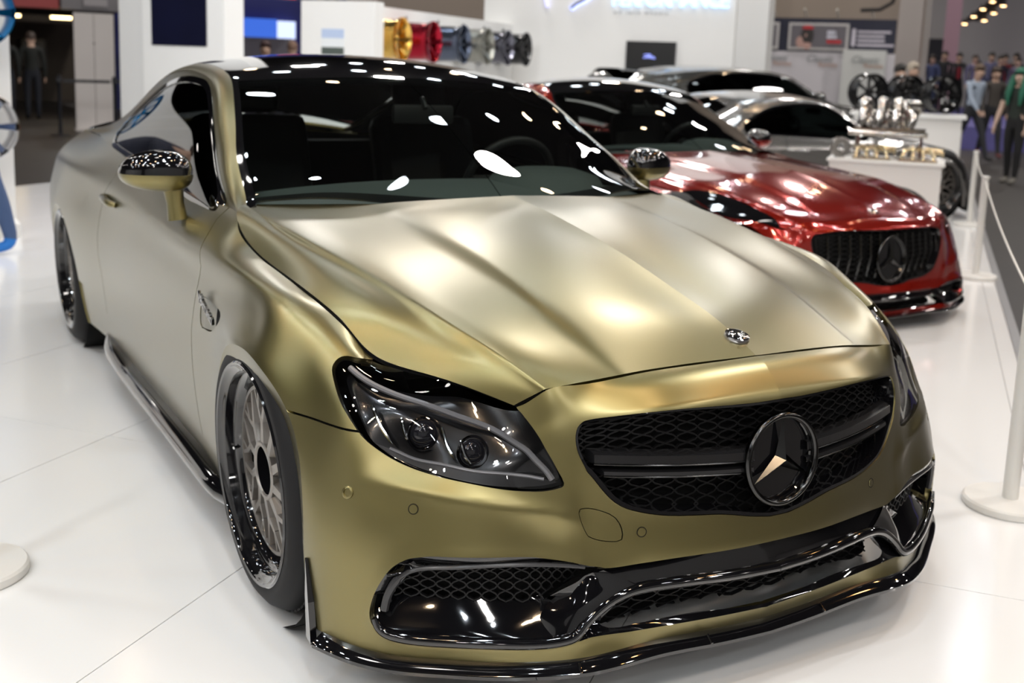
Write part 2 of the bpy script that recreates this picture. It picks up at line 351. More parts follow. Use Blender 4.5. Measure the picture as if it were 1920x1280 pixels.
# belt: stations from nose centre round the corner and down the flank; eleven levels bottom to top
def flank(x, dx, ys, zs, top):
    return [(x+d,y,z) for d,y,z in zip(dx,ys,zs)]+[top]
def col(xs, y, zs, top):
    return [(x,y,z) for x,z in zip(xs,zs)]+[top]
Z10 = [.17,.22,.28,.34,.42,.50,.58,.66,.73,.786]
BELT = [
 col([.802,.822,.835,.839,.827,.822,.817,.805,.789,.759],0,[.135,.20,.27,.335,.40,.49,.57,.64,.667,.696],(.722,0,.714)),
 col([.800,.814,.826,.829,.818,.813,.808,.797,.782,.752],.15,[.141,.20,.27,.335,.402,.49,.57,.64,.664,.691],(.716,.15,.710)),
 col([.794,.796,.798,.796,.785,.782,.780,.775,.760,.732],.30,[.148,.20,.27,.335,.41,.49,.57,.635,.656,.68],(.697,.30,.700)),
 col([.786,.765,.756,.753,.744,.736,.728,.715,.704,.688],.44,[.144,.20,.27,.335,.41,.49,.56,.61,.635,.660],(.672,.44,.684)),
 col([.764,.745,.734,.730,.720,.711,.700,.688,.677,.668],.495,[.138,.20,.27,.335,.41,.485,.55,.595,.622,.648],(.655,.497,.675)),
 col([.738,.722,.712,.708,.697,.684,.669,.652,.640,.628],.545,[.134,.20,.27,.335,.41,.475,.535,.57,.592,.613],(.615,.545,.634)),
 col([.688,.684,.682,.682,.668,.645,.615,.583,.562,.541],.625,[.128,.20,.27,.335,.41,.475,.535,.58,.607,.632],(.521,.62,.657)),
 col([.636,.640,.643,.642,.626,.598,.565,.532,.505,.478],.70,[.126,.20,.27,.335,.41,.475,.535,.59,.622,.648],(.44,.68,.671)),
 [(.588,.77,.126),(.592,.77,.20),(.594,.77,.27),(.590,.77,.335),(.572,.77,.41),(.536,.77,.475),(.497,.77,.54),(.466,.770,.60),(.436,.768,.638),(.396,.757,.668),(.325,.735,.683)],
 [(.535,.838,.133),(.540,.838,.20),(.541,.838,.27),(.535,.838,.335),(.512,.838,.41),(.474,.838,.48),(.444,.836,.54),(.403,.832,.60),(.357,.823,.650),(.313,.800,.696),(.257,.755,.717)],
 [(.475,.884,.142),(.478,.885,.20),(.476,.885,.27),(.466,.885,.335),(.436,.883,.41),(.393,.881,.48),(.346,.877,.545),(.292,.870,.615),(.236,.855,.685),(.188,.830,.738),(.152,.78,.758)],
 [(.408,.905,.142),(.408,.906,.20),(.402,.907,.27),(.388,.908,.335),(.354,.909,.41),(.303,.911,.48),(.245,.915,.555),(.185,.914,.632),(.130,.890,.705),(.090,.856,.765),(.06,.787,.773)],
 [(.22,.913,.15),(.22,.917,.20),(.215,.920,.27),(.205,.924,.335),(.185,.928,.41),(.155,.933,.49),(.115,.939,.575),(.065,.936,.650),(.02,.897,.718),(-.03,.874,.778),(-.06,.795,.788)],
 [(.0,.915,.15),(.0,.920,.20),(.0,.924,.27),(.0,.928,.335),(.0,.933,.41),(-.01,.938,.49),(-.03,.942,.58),(-.06,.936,.655),(-.09,.898,.722),(-.125,.879,.783),(-.16,.798,.797)],
 [(-.18,.902,.15),(-.18,.907,.20),(-.18,.911,.27),(-.18,.915,.335),(-.18,.920,.41),(-.18,.925,.49),(-.185,.927,.575),(-.195,.919,.652),(-.205,.895,.722),(-.22,.881,.785),(-.25,.801,.805)],
 [(-.34,.880,.16),(-.34,.887,.21),(-.34,.894,.27),(-.34,.899,.335),(-.34,.904,.415),(-.34,.908,.495),(-.34,.908,.58),(-.345,.902,.655),(-.35,.891,.725),(-.36,.881,.786),(-.37,.802,.822)],
 [(-.5,.866,.165),(-.5,.874,.215),(-.5,.884,.275),(-.5,.892,.34),(-.5,.898,.42),(-.5,.901,.50),(-.5,.900,.585),(-.5,.896,.66),(-.5,.889,.728),(-.49,.880,.787),(-.478,.80,.853)],
 flank(-.72,[0]*10,[.860,.870,.881,.889,.895,.898,.897,.893,.887,.878],Z10,(-.60,.775,.888)),
 flank(-1.1,[0]*10,[.858,.868,.879,.887,.893,.896,.895,.891,.885,.876],Z10,(-1.05,.803,.873)),
 flank(-1.5,[0]*10,[.858,.868,.879,.887,.893,.896,.895,.891,.885,.876],Z10[:9]+[.790],(-1.5,.806,.896)),
 flank(-1.9,[0]*10,[.862,.873,.884,.892,.898,.901,.900,.896,.890,.880],Z10[:9]+[.795],(-1.9,.808,.916)),
 flank(-2.2,[0]*10,[.874,.886,.897,.905,.912,.916,.917,.914,.903,.886],Z10[:8]+[.735,.80],(-2.2,.805,.932)),
 flank(-2.5,[0]*10,[.895,.905,.914,.922,.930,.937,.941,.938,.920,.892],Z10[:8]+[.74,.81],(-2.5,.79,.945)),
 flank(-2.84,[0]*10,[.905,.915,.924,.932,.940,.947,.951,.947,.926,.894],[.17,.22,.28,.34,.42,.50,.585,.665,.745,.82],(-2.84,.765,.945)),
 flank(-3.15,[0]*10,[.885,.895,.905,.914,.923,.931,.935,.930,.910,.878],[.18,.23,.29,.35,.43,.51,.59,.67,.75,.825],(-3.15,.74,.935)),
 flank(-3.45,[0]*10,[.84,.85,.86,.87,.88,.888,.890,.885,.868,.84],[.20,.25,.31,.37,.45,.53,.61,.69,.76,.83],(-3.45,.71,.925)),
 flank(-3.72,[0]*10,[.72,.73,.74,.75,.76,.765,.765,.76,.745,.72],[.22,.27,.33,.39,.46,.54,.62,.70,.77,.835],(-3.72,.66,.915)),
 flank(-3.86,[0]*10,[.48,.49,.50,.51,.52,.52,.52,.51,.50,.48],[.22,.27,.33,.39,.46,.54,.62,.70,.77,.835],(-3.84,.45,.91)),
 flank(-3.90,[0]*10,[0]*10,[.22,.27,.33,.39,.46,.54,.62,.70,.77,.835],(-3.88,0,.905)),
]
# greenhouse: x, roof centre z, crest y, crest z, window top y, z, sill y, z
GREEN = [
 (-.40,.900,.790,.840,.797,.838,.803,.830),
 (-.50,.958,.772,.868,.788,.860,.802,.846),
 (-.60,1.010,.748,.886,.778,.868,.801,.852),
 (-.70,1.060,.722,.912,.765,.880,.800,.856),
 (-.86,1.135,.700,1.000,.748,.940,.801,.863),
 (-1.0,1.195,.665,1.080,.725,1.010,.803,.870),
 (-1.17,1.258,.622,1.177,.690,1.112,.804,.879),
 (-1.33,1.298,.588,1.243,.655,1.190,.805,.887),
 (-1.55,1.329,.577,1.277,.640,1.226,.806,.898),
 (-1.78,1.341,.576,1.285,.638,1.232,.807,.910),
 (-2.05,1.334,.580,1.262,.645,1.200,.807,.924),
 (-2.3,1.305,.586,1.205,.660,1.135,.803,.936),
 (-2.55,1.255,.592,1.130,.685,1.040,.790,.946),
 (-2.85,1.170,.602,1.045,.690,.980,.762,.948),
 (-3.15,1.070,.625,.975,.690,.950,.738,.938),
 (-3.4,.985,.650,.940,.690,.932,.715,.928),
]
def green_net():
    rows = []
    for x,zc,cy,cz,wy,wz,sy,sz in GREEN:
        row = []
        pw = 2.05
        for t in (0,.25,.5,.72,.88,.96):
            row.append((x,cy*t,zc-(zc-cz)*t**pw*.97))
        row.append((x,cy,cz))
        row.append((x,cy+(wy-cy)*.55+.004,cz+(wz-cz)*.42+.006))
        row.append((x,wy,wz))
        for f in (.25,.55,.8): row.append((x,wy+(sy-wy)*f+.012*4*f*(1-f),wz+(sz-wz)*f))
        row.append((x,sy,sz))
        rows.append(row)
    return np.array(rows)
OUT = {
 'headlight': [[8.91,9.01],[9.09,8.72],[9.2,8.41],[9.24,8.15],[9.17,7.79],[9.05,7.21],[8.84,6.72],[8.56,6.22],[8.15,5.84],[7.72,5.61],[7.14,5.45],[6.49,5.29],[5.86,5.16],[5.25,5.09],[4.48,5.01],[3.96,5.03],[3.78,5.13],[4.04,5.64],[4.38,6.51],[4.64,7.96],[4.85,9.19],[4.97,9.82],[5.05,10.3],[6.0,10.3],[7.0,10.3],[7.9,10.3],[8.05,9.85],[8.52,9.28]],
 'grille': [[0,7.0],[0.61,6.98],[1.89,7.15],[2.55,7.33],[2.88,7.39],[3.05,7.26],[3.22,6.95],[3.31,6.53],[3.26,5.98],[2.95,5.31],[2.72,4.79],[2.54,4.5],[2.31,4.31],[1.84,4.14],[1.04,4.12],[-0.3,4.03],[-0.3,7.0]],
 'lower': [[0,3.0],[0.61,2.98],[1.47,2.94],[2.24,2.83],[2.7,2.77],[2.94,2.87],[3.79,3.06],[5.65,3.21],[7.14,3.2],[7.65,3.14],[8.02,3.02],[8.34,2.73],[8.59,2.25],[8.76,1.75],[8.83,1.28],[8.77,0.96],[8.55,0.7],[8.18,0.53],[7.6,0.48],[6.22,0.47],[5.04,0.41],[3.73,0.52],[2.87,0.68],[2.2,0.63],[1.33,0.59],[0.06,0.52],[-0.3,0.52],[-0.3,3.0]],
 'fogmesh': [[7.79,2.66],[7.4,2.76],[5.84,2.84],[4.17,2.81],[2.99,2.86],[2.8,2.75],[3.2,2.34],[4.14,1.94],[4.83,1.64],[5.43,1.56],[6.59,1.55],[7.64,1.53],[8.18,1.54],[8.41,1.59],[8.28,1.98],[8.03,2.43]],
 'ctrmesh': [[-0.3,1.89],[0.11,1.89],[1.1,1.98],[1.85,1.96],[2.18,1.88],[2.39,1.69],[2.6,1.35],[2.79,1.02],[2.61,0.83],[2.2,0.8],[1.34,0.79],[-0.3,0.62]],
 'tow': [[3.30,4.36],[3.22,4.42],[2.94,4.42],[2.66,4.25],[2.54,4.04],[2.49,3.79],[2.51,3.55],[2.73,3.55],[2.98,3.69],[3.17,4.0]],
 'vent': [[16.01,6.99],[15.89,7.18],[15.51,7.23],[14.85,7.27],[14.58,7.22],[14.56,6.99],[14.84,6.63],[15.29,6.21],[15.7,6.08],[16.01,6.09]],
 'drl': [[8.85,8.85],[8.29,8.69],[7.61,8.59],[6.96,8.47],[6.19,8.08],[5.59,7.91],[5.15,6.96],[4.79,6.09],[4.36,5.51],[4.17,5.24]],
 'proj': [[7.25,6.69],[6.09,6.4]],
 'fins': [[[8.32,7.55],[8.22,6.78],[7.98,6.15]],[[7.68,7.08],[7.68,6.63],[7.64,6.35]],[[6.67,7.21],[6.68,6.47],[6.55,6.0]],[[6.31,6.69],[6.31,6.19],[6.21,5.89]]],
 'floorlip': [[8.06,6.03],[7.55,5.84],[6.85,5.82],[6.15,5.67],[5.36,5.57],[4.47,5.28]],
}
# ------------------------------------------------------------------ car building kit
SUV = np.array([.085,.065])          # rough metres per knot step, so outlines can be measured
def poly_uv(k, n=5): return smooth_poly(np.array(OUT[k]),n)*SUV
def in_uv(k, off=0.):                # <0 inside outline k
    P = poly_uv(k); return lambda m: sdf(P, m['UV']*SUV)+off
def out_uv(k, off=0.):
    P = poly_uv(k); return lambda m: -sdf(P, m['UV']*SUV)+off
def xz(m): return m['V'][:,[0,2]]
def polyline_x(pts, z):              # x of a polyline given as (x,z) at heights z
    p = np.array(sorted(pts,key=lambda q:q[1])); return np.interp(z,p[:,1],p[:,0])
def polyline_z(pts, x):
    p = np.array(sorted(pts)); return np.interp(x,p[:,0],p[:,1])
DOOR_F = [(-.66,.86),(-.60,.82),(-.56,.79),(-.535,.745),(-.555,.70),(-.585,.62),(-.61,.55),(-.605,.43),(-.59,.34),(-.585,.20)]
DOOR_R = [(-1.93,.96),(-1.96,.81),(-2.03,.70),(-2.06,.60),(-2.05,.53),(-2.0,.45),(-1.98,.37),(-1.98,.2)]
SILL = [(-3.0,.38),(-2.6,.36),(-2.3,.345),(-2.05,.318),(-1.9,.29),(-1.6,.268),(-1.0,.25),(-.3,.235),(.1,.23)]
WIN = [(-.745,.872),(-.86,.935),(-.99,1.0),(-1.17,1.108),(-1.31,1.178),(-1.40,1.207),(-1.5,1.22),(-1.68,1.224),(-1.86,1.21),(-2.03,1.172),(-2.2,1.085),(-2.29,1.02),(-2.31,.975),(-2.24,.95),(-1.9,.932),(-1.5,.908),(-1.18,.889),(-.89,.876)]
G_ = .0022
class Net:
    """evaluates a surface at knot params with an inward offset"""
    def __init__(s, S): s.S = S
    def at(s, u, v, off=0.):
        S = s.S; i = np.clip(np.searchsorted(S.iu,u)-1,0,len(S.iu)-2); j = np.clip(np.searchsorted(S.iv,v)-1,0,len(S.iv)-2)
        a = (u-S.iu[i])/(S.iu[i+1]-S.iu[i]); b = (v-S.iv[j])/(S.iv[j+1]-S.iv[j])
        f = lambda A: A[i,j]*(1-a)*(1-b)+A[i+1,j]*a*(1-b)+A[i,j+1]*(1-a)*b+A[i+1,j+1]*a*b
        n = f(S.N); n = n/np.linalg.norm(n); return f(S.P)+n*off, n
def arch_f(cx, cz, rad):
    def f(m):
        x,z = m['V'][:,0],m['V'][:,2]; c = cx+np.maximum(0,cz-z)*.13*np.sign(x-cx)
        d = np.where(z > cz, np.hypot(x-cx,z-cz), np.abs(x-c)); return rad-d
    return f
def outward(V): 
    n = V.copy(); n[:,0] -= np.clip(V[:,0],-3.0,.0); n[:,2] = 0; n[:,1] += .15*np.sign(V[:,1]+1e-9); return n/np.maximum(np.linalg.norm(n,axis=1,keepdims=True),1e-9)
def upward(V): return np.tile([0,0,1.],(len(V),1))

def lattice(net, outline, off, cell, width, name, m, parent, uvscale=SUV, umin=-.0):
    """woven diagonal mesh that follows a surface inside an outline"""
    P = np.array(smooth_poly(np.array(OUT[outline]),4)); lo = P.min(0); hi = P.max(0); lo[0] = max(lo[0],umin)
    V=[];F=[]
    du = cell/uvscale[0]; dv = cell*.62/uvscale[1]
    PS = P*uvscale
    for sgn in (1,-1):
        k = int((hi[0]-lo[0])/du+(hi[1]-lo[1])/dv)+3
        for i in range(-k,k+1):
            # line u = lo0 + i*du + sgn*t*du, v = lo1 + t*dv
            ts = np.arange(0,(hi[1]-lo[1])/dv+.001,.25)
            pts = []
            for t in ts:
                u = lo[0]+i*du+sgn*t*du+ .12*du*math.sin(t*math.pi*2)*sgn; v = lo[1]+t*dv
                pts.append((u,v))
            pts = np.array(pts); ok = (sdf(PS,pts*uvscale) < .004)&(pts[:,0] > lo[0]-.01)&(pts[:,0] < hi[0]+.01)
            for a in range(len(pts)-1):
                if ok[a] and ok[a+1]:
                    p,n = net.at(pts[a][0],pts[a][1],off); q,n2 = net.at(pts[a+1][0],pts[a+1][1],off)
                    t = (q-p); t = t/max(np.linalg.norm(t),1e-9); s = np.cross(n,t)*width/2
                    b = len(V); V += [p-s,p+s,q+s,q-s,p-s-n*.008,p+s-n*.008,q+s-n*.008,q-s-n*.008]
                    F += [(b,b+1,b+2,b+3),(b+1,b+5,b+6,b+2),(b,b+3,b+7,b+4)]
    M2 = [tuple(np.array(v)*[1,-1,1]) for v in V]; nb = len(V)
    V = [tuple(v) for v in V]+M2; F = F+[tuple(i+nb for i in f[::-1]) for f in F]
    if WARP is not None: V = [tuple(q) for q in WARP(np.array(V,float))]
    me = bpy.data.meshes.new(name); me.from_pydata(V,[],F); me.update()
    o = link(name,me,parent,m); o['kind'] = 'stuff'; return o

def pts_tube(P, rad, name, m, parent, n=8):
    return MB().tube(P,rad,n).build(name,m,parent)

# ---- wheels: local z points out of the car, lip plane at z = 0
def spoke_mesh(kind='mesh'):
    mb = MB()
    def bar(p, q, w0, w1, z0, z1, th=.016):
        p = Vector((p[0],p[1],0)); q = Vector((q[0],q[1],0)); t = (q-p).normalized(); s = Vector((-t.y,t.x,0)); V=[]
        for (c,wd,z) in ((p,w0,z0),(q,w1,z1)):
            V += [c-s*wd+Vector((0,0,z-th)), c-s*wd*.72+Vector((0,0,z)), c+s*wd*.72+Vector((0,0,z)), c+s*wd+Vector((0,0,z-th))]
        mb.add(V,[(0,4,5,1),(1,5,6,2),(2,6,7,3),(0,3,7,4),(0,1,2,3),(4,7,6,5)])
    pol = lambda r,a: (r*math.cos(a),r*math.sin(a))
    if kind == 'mesh':
        A = R(36)
        bar(pol(.062,0),pol(.118,R(6)),.016,.0125,-.040,-.044)
        bar(pol(.118,R(6)),pol(.200,R(-3)),.011,.0075,-.044,-.050)
        bar(pol(.118,R(6)),pol(.150,R(18)),.0105,.008,-.044,-.047)
        bar(pol(.150,R(18)),pol(.200,R(15)),.0078,.0065,-.047,-.050)
        bar(pol(.150,R(18)),pol(.200,R(24)),.0072,.006,-.047,-.050)
    else:
        bar(pol(.05,0),pol(.14,R(4)),.014,.009,-.06,-.04); bar(pol(.14,R(4)),pol(.225,R(-7)),.007,.006,-.04,-.03); bar(pol(.14,R(4)),pol(.225,R(13)),.007,.006,-.04,-.03)
    return mb
def make_wheel(name, parent, rim_m, spoke_m, tyre_m, nsp=10, kind='mesh', detail=True):
    w = empty(name,parent=parent)
    W = .245
    t = MB().lathe([(.262,-.010),(.276,-.003),(.296,-.004),(.316,-.018),(.330,-.040),(.335,-.062),(.335,-.20),(.330,-.222),(.312,-.240),(.28,-.245),(.25,-.24)],96)
    t.build('tyre',tyre_m,w)
    if detail:
        tr = MB(); nb = 72
        for k in range(nb):
            a0 = 2*math.pi*k/nb; a1 = a0+2*math.pi/nb*.84
            for (z0,z1,sk) in ((-.052,-.098,.030),(-.106,-.150,-.012),(-.158,-.205,.02)):
                V = []
                for (zz,f) in ((z0,0),(z1,1)):
                    for a in (a0,a1):
                        an = a+sk*f
                        for rr in (.333,.3385): V.append((rr*math.cos(an),rr*math.sin(an),zz))
                tr.add(V,[(1,3,7,5),(0,1,5,4),(2,6,7,3),(0,2,3,1),(4,5,7,6)])
        o = tr.build('tread_blocks',tyre_m,w); o['kind'] = 'stuff'
    MB().lathe([(.250,-.235),(.262,-.02),(.270,-.010),(.272,-.003),(.268,.001),(.262,-.001),(.258,-.008),(.250,-.012),(.245,-.016),(.242,-.036),(.230,-.040),(.226,-.046),(.216,-.078),(.212,-.085),(.212,-.235)],96).build('rim_barrel',rim_m,w)
    MB().lathe([(.206,-.068),(.206,-.048),(.197,-.048),(.195,-.068)],72,closed=True).build('spoke_ring',spoke_m,w)
    if kind == 'mesh':
        MB().lathe([(.072,-.060),(.072,-.041),(.069,-.038),(.061,-.038),(.058,-.042)],48).build('hub_ring',spoke_m,w); MB().lathe([(.058,-.042),(.056,-.105)],48).build('hub_well',rim_m,w)
    else: MB().lathe([(.0,-.052),(.05,-.054),(.062,-.062),(.062,-.10)],40).build('hub_ring',spoke_m,w)
    MB().lathe([(0,-.088),(.03,-.088),(.034,-.094),(.057,-.095)],32).build('centre_cap',rim_m,w)
    s0 = spoke_mesh(kind).build('spoke',spoke_m,w)
    for k in range(1,nsp):
        c = s0.copy(); COL.objects.link(c); c.parent = w; c.rotation_euler = (0,0,2*math.pi*k/nsp)
    dk = mat('brake_steel',(.05,.05,.052),.35,.8)
    MB().lathe([(.06,-.19),(.19,-.19),(.19,-.20),(.06,-.20)],48,closed=True).build('brake_disc',dk,w)
    if detail:
        v = MB().tube([(.232*math.cos(2.9),.232*math.sin(2.9),-.055),(.222*math.cos(2.9),.222*math.sin(2.9),-.030)],[.005,.004],8); v.build('valve_stem',mat('chrome',(.8,.8,.8),.08,1.),w)
    return w
def place_wheel(w, x, y, z, camber=0., spin=0.):
    s = 1 if y > 0 else -1
    # local z -> outward (s*y)
    M4 = Matrix(((1,0,0),(0,0,s),(0,-s,0))).to_4x4()
    w.matrix_local = Matrix.Translation((x,y,z)) @ Matrix.Rotation(R(camber)*s,4,'X') @ M4 @ Matrix.Rotation(spin,4,'Z')
def build_coupe(name, label, gold, lod=1.0, warp=None, style='coupe', axles=(0.,-2.84), wheel_r=1.0, roofm=None, skip=()):
    global WARP
    WARP = warp
    root = empty(name); tag(root,label,'car')
    blk = mat('gloss_black',(.004,.004,.005),.05,0.,coat=1.); dark = mat('shadow_black',(.004,.004,.004),.8,spec=.2)
    meshm = mat('mesh_black',(.006,.006,.0065),.5,spec=.3); chrome = mat('chrome',(.8,.8,.8),.08,1.)
    carbon = mat('carbon_weave',(.010,.010,.011),.25,coat=1.)
    rubber = mat('seal_rubber',(.01,.01,.01),.45)
    cu = [12]*12+[12,12,10,10,12]+[16]*4+[12]*6+[6]*(len(BELT)-1-27)
    cu = (cu+[6]*40)[:len(BELT)-1]
    q_ = lambda n: max(2,int(round(n*lod)))
    cu = [q_(c) for c in cu]
    B = Surf(np.array(BELT),cu,q_(7)).orient(outward)
    # pressed-in form of the bumper: crease under the lamp, raised lip round the intake
    UU,VV = np.meshgrid(B.iu,B.iv,indexing='ij')
    cr = np.array([(2.9,3.95),(3.42,4.20),(4.93,4.46),(6.25,4.71),(7.36,4.88),(8.35,5.02),(9.3,5.02),(10.2,4.9)])
    dv = (VV-np.interp(UU,cr[:,0],cr[:,1]))*.065; fade = np.clip((UU-2.8)/1.2,0,1)*np.clip((9.3-UU)/1.6,0,1); fade = fade*fade*(3-2*fade)
    disp = .0115*fade*np.where(dv > 0,np.exp(-np.sqrt(dv**2+.004**2)/.030),np.exp(-np.sqrt(dv**2+.004**2)/.038))
    lp = sdf(poly_uv('lower'),np.stack([UU.ravel(),VV.ravel()],1)*SUV).reshape(UU.shape)
    disp = disp+.009*np.exp(-np.maximum(lp,0)/.022)*np.clip((UU-2.2)/1.0,0,1)*np.clip((9.6-UU)/.8,0,1)*(UU < 10)
    dc = (VV-9.)*.06; disp = disp+.0055*np.exp(-np.sqrt(dc**2+.003**2)/.020)*np.clip((UU-11.2)/2.,0,1)*np.clip((25-UU)/3.,0,1)
    Nw = B.N.copy(); B.set(B.P+Nw*disp[...,None],B.iu,B.iv); B.orient(outward)
    NB = Net(B); bm = B.mesh()
    H = Surf(hood_net(),q_(12),q_(6)).orient(upward)
    G = Surf(green_net(),q_(12),q_(6)).orient(lambda V: np.stack([np.zeros(len(V)),V[:,1],np.full(len(V),.6)],1))
    archF = arch_f(.025,.302,.316); archR = arch_f(-2.81,.28,.335)
    x = lambda m: m['V'][:,0]; z = lambda m: m['V'][:,2]; u = lambda m: m['UV'][:,0]; v = lambda m: m['UV'][:,1]
    LIPW = .036
    body = clip(clip(bm,lambda m: archF(m)+LIPW),lambda m: archR(m)+LIPW*.6)
    # --- dark shell under the panels fills the shut lines
    sh = clip(clip(clip(clip(bm,out_uv('headlight')),out_uv('grille')),out_uv('lower')),lambda m: .05-np.minimum(np.hypot(x(m)-.03,z(m)-.30)-.31,np.hypot(x(m)+2.81,z(m)-.28)-.31))
    sh = offset(sh,-.011); panel('body_shell',merge(sh,mirror(sh)),dark,root,0)
    # --- bumper
    fr = clip(body,lambda m: -(x(m)-.05))
    fr = clip(fr,lambda m: np.where(u(m) > 8.0, z(m)-(.567-G_), -1.) if False else np.minimum(z(m)-(.567-G_), (u(m)-8.4)*.08))
    for k in ('headlight','grille','lower'): fr = clip(fr,out_uv(k,.001))
    tow = clip(fr,in_uv('tow',.0005)); frR = clip(fr,out_uv('tow',.0008))
    bp = panel('front_bumper',merge(fr,mirror(frR)),gold,root,.018)
    o = panel('tow_cover',mirror(tow),gold,bp,.006)
    # --- fender, door, quarter, sill
    side = body
    fd = clip(side,lambda m: 8.3-u(m)); fd = clip(fd,out_uv('headlight',.001))
    fd = clip(fd,lambda m: np.minimum((.567+G_)-z(m), x(m)-.03))
    fd = clip(fd,lambda m: polyline_x(DOOR_F,z(m))+G_-x(m)); fd = clip(fd,lambda m: polyline_z(SILL,x(m))+G_-z(m))
    vent = clip(fd,in_uv('vent',.001)); fdv = clip(fd,out_uv('vent',.001))
    door = clip(side,lambda m: x(m)-polyline_x(DOOR_F,z(m))+G_); door = clip(door,lambda m: polyline_x(DOOR_R,z(m))+G_-x(m)); door = clip(door,lambda m: polyline_z(SILL,x(m))+G_-z(m))
    qp = clip(side,lambda m: x(m)-polyline_x(DOOR_R,z(m))+G_); qp = clip(qp,lambda m: np.minimum(polyline_z(SILL,x(m))+G_-z(m), x(m)+2.9))
    sl = clip(side,lambda m: z(m)-polyline_z(SILL,x(m))+G_); sl = clip(clip(sl,lambda m: x(m)-.0),lambda m: -2.75-x(m))
    for s in (0,1):
        f = mirror if s else (lambda m: m); sg = -1 if s else 1
        fo = panel('fender',f(fdv),gold,root,.014)
        vv = offset(vent,-.001); vv['V'] = vv['V'].copy(); kk = np.clip((vv['V'][:,0]+.45)/.13,0,1); vv['V'][:,1] -= .016*kk; vv['N'] = vv['N']+np.array([-.12,0,0]); panel('fender_vent',f(vv),gold,fo,-.018)
        dr = panel('door',f(door),gold,root,.012)
        panel('rear_quarter_panel',f(qp),gold,root,.014); panel('sill_panel',f(offset(sl,-.006)),gold,root,.01)
        if style == 'coupe':
            for (tx,sz,x0,z0,x1,z1) in (('V8',.038,-.478,.664,-.445,.656),('BITURBO',.026,-.438,.655,-.352,.628)):
                q0 = np.array([x0,0,z0]); dx = Vector((x1-x0,0,z1-z0)).normalized()
                yb = .905 if sg > 0 else -.905
                text('fender_badge',tx,(x0 if sg < 0 else x1+.0,yb+.004*sg,z0 if sg < 0 else z1),dx if sg < 0 else -dx,(0,0,1),sz,blk,fo,.004,bold=.0011)
        # rolled arch lips
        for (cx,af,wd) in ((.03,archF,LIPW),(-2.81,archR,LIPW*.6)):
            a = clip(clip(bm,af),lambda m: -(af(m)+wd)); a = clip(a,lambda m: .165-z(m)); a = clip(a,lambda m: np.abs(x(m)-cx)-.6)
            k = np.clip(1+af(a)/wd,0,1); a = dict(a); a['V'] = a['V'].copy(); a['V'][:,1] -= .014*k
            rn = np.stack([-(a['V'][:,0]-cx),np.full(len(k),.9),-(a['V'][:,2]-.30)],1); rn /= np.linalg.norm(rn,axis=1,keepdims=True); a['N'] = a['N']*.25+rn; a['N'] /= np.linalg.norm(a['N'],axis=1,keepdims=True)
            panel('arch_lip',f(a),gold,root,.012)
        # door handle
        hp = [(-1.76,.888,.762),(-1.78,.905,.765),(-1.86,.908,.768),(-1.94,.905,.771),(-1.965,.888,.773)]
        hb = MB(); hb.tube([(p[0],p[1]*sg,p[2]) for p in hp],[.010,.013,.014,.013,.010],10); hb.build('door_handle',gold,dr)
        # mirror
        mr = empty('door_mirror',parent=root)
        def ell(cz0, zsc, half, nm, mm):
            mb = MB(); V=[];F=[]; nu_,nv_ = 28,9
            for j in range(nv_):
                ph = math.pi/2*j/(nv_-1)
                for i in range(nu_):
                    a = 2*math.pi*i/nu_; ca,sa = math.cos(a),math.sin(a)
                    ex = .082*math.copysign(abs(ca)**.75,ca); ey = .103*math.copysign(abs(sa)**.72,sa)
                    if ex < 0: ex *= .55
                    k = math.cos(ph)**.42; tz = math.sin(ph)**.85
                    yy = -.918+ey*k; 
                    zz = .962+zsc*tz*(1-.30*((yy+.918)/.098*-1+.25)**2*(1 if half else .6))
                    V.append((-.95+ex*k-.25*(abs(yy)-.918),yy*-sg,zz))
            for j in range(nv_-1):
                for i in range(nu_): F.append((j*nu_+i,j*nu_+(i+1) % nu_,(j+1)*nu_+(i+1) % nu_,(j+1)*nu_+i))
            F = [q if (sg == -1) == (zsc > 0) else q[::-1] for q in F]
            mb.add(V,F,True); return mb.build(nm,mm,mr)
        ell(0,.070,True,'mirror_cap',blk); ell(0,-.052,False,'mirror_lower',gold)
        
        led = MB(); led.tube([(-.945,sg*1.008,.962),(-.905,sg*.985,.961),(-.876,sg*.93,.960),(-.866,sg*.85,.960)],.0045,8); led.build('turn_signal',mat('lamp_strip',(.25,.25,.25),.1,.3),mr)
        st = MB(); st.tube([(-.925,sg*.875,.945),(-.915,sg*.872,.91),(-.905,sg*.870,.875),(-.90,sg*.865,.825)],[.036,.030,.026,.030],14); st.build('mirror_stalk',gold,mr)
        # skirt blade
        sk = MB(); V=[];F=[]; prof = [(.850,.172),(.884,.168),(.902,.156),(.908,.142),(.904,.128),(.885,.118),(.850,.116)]; xs = np.linspace(-2.12,-.31,24); npf = len(prof)
        for i,xx in enumerate(xs):
            e = min(1,(xx+2.12)/.12); k = min(1,(-.31-xx)/.10); b = .35+.65*min(1,e)*min(1,k); up = .035*max(0,1-(xx+2.12)/.45)
            for (py,pz) in prof: V.append((xx,sg*(.855+(py-.855)*b),pz+up*(1 if pz > .14 else .4)))
        for i in range(len(xs)-1):
            for k in range(npf):
                q = (i*npf+k,i*npf+(k+1) % npf,(i+1)*npf+(k+1) % npf,(i+1)*npf+k); F.append(q if sg < 0 else q[::-1])
        F += [tuple(range(npf)),tuple(range((len(xs)-1)*npf,len(xs)*npf))]
        sk.add(V,F,True); sk.build('side_skirt',blk,root,50)
    # --- hood
    hm = clip(H.mesh(),lambda m: (v(m)-14.86)*.03); hm = clip(hm,lambda m: (u(m)-8.965)*.09)
    hd = panel('hood',merge(hm,mirror(hm)),gold,root,.014)
    hs = offset(H.mesh(),-.012); panel('hood_liner',merge(hs,mirror(hs)),dark,root,0)
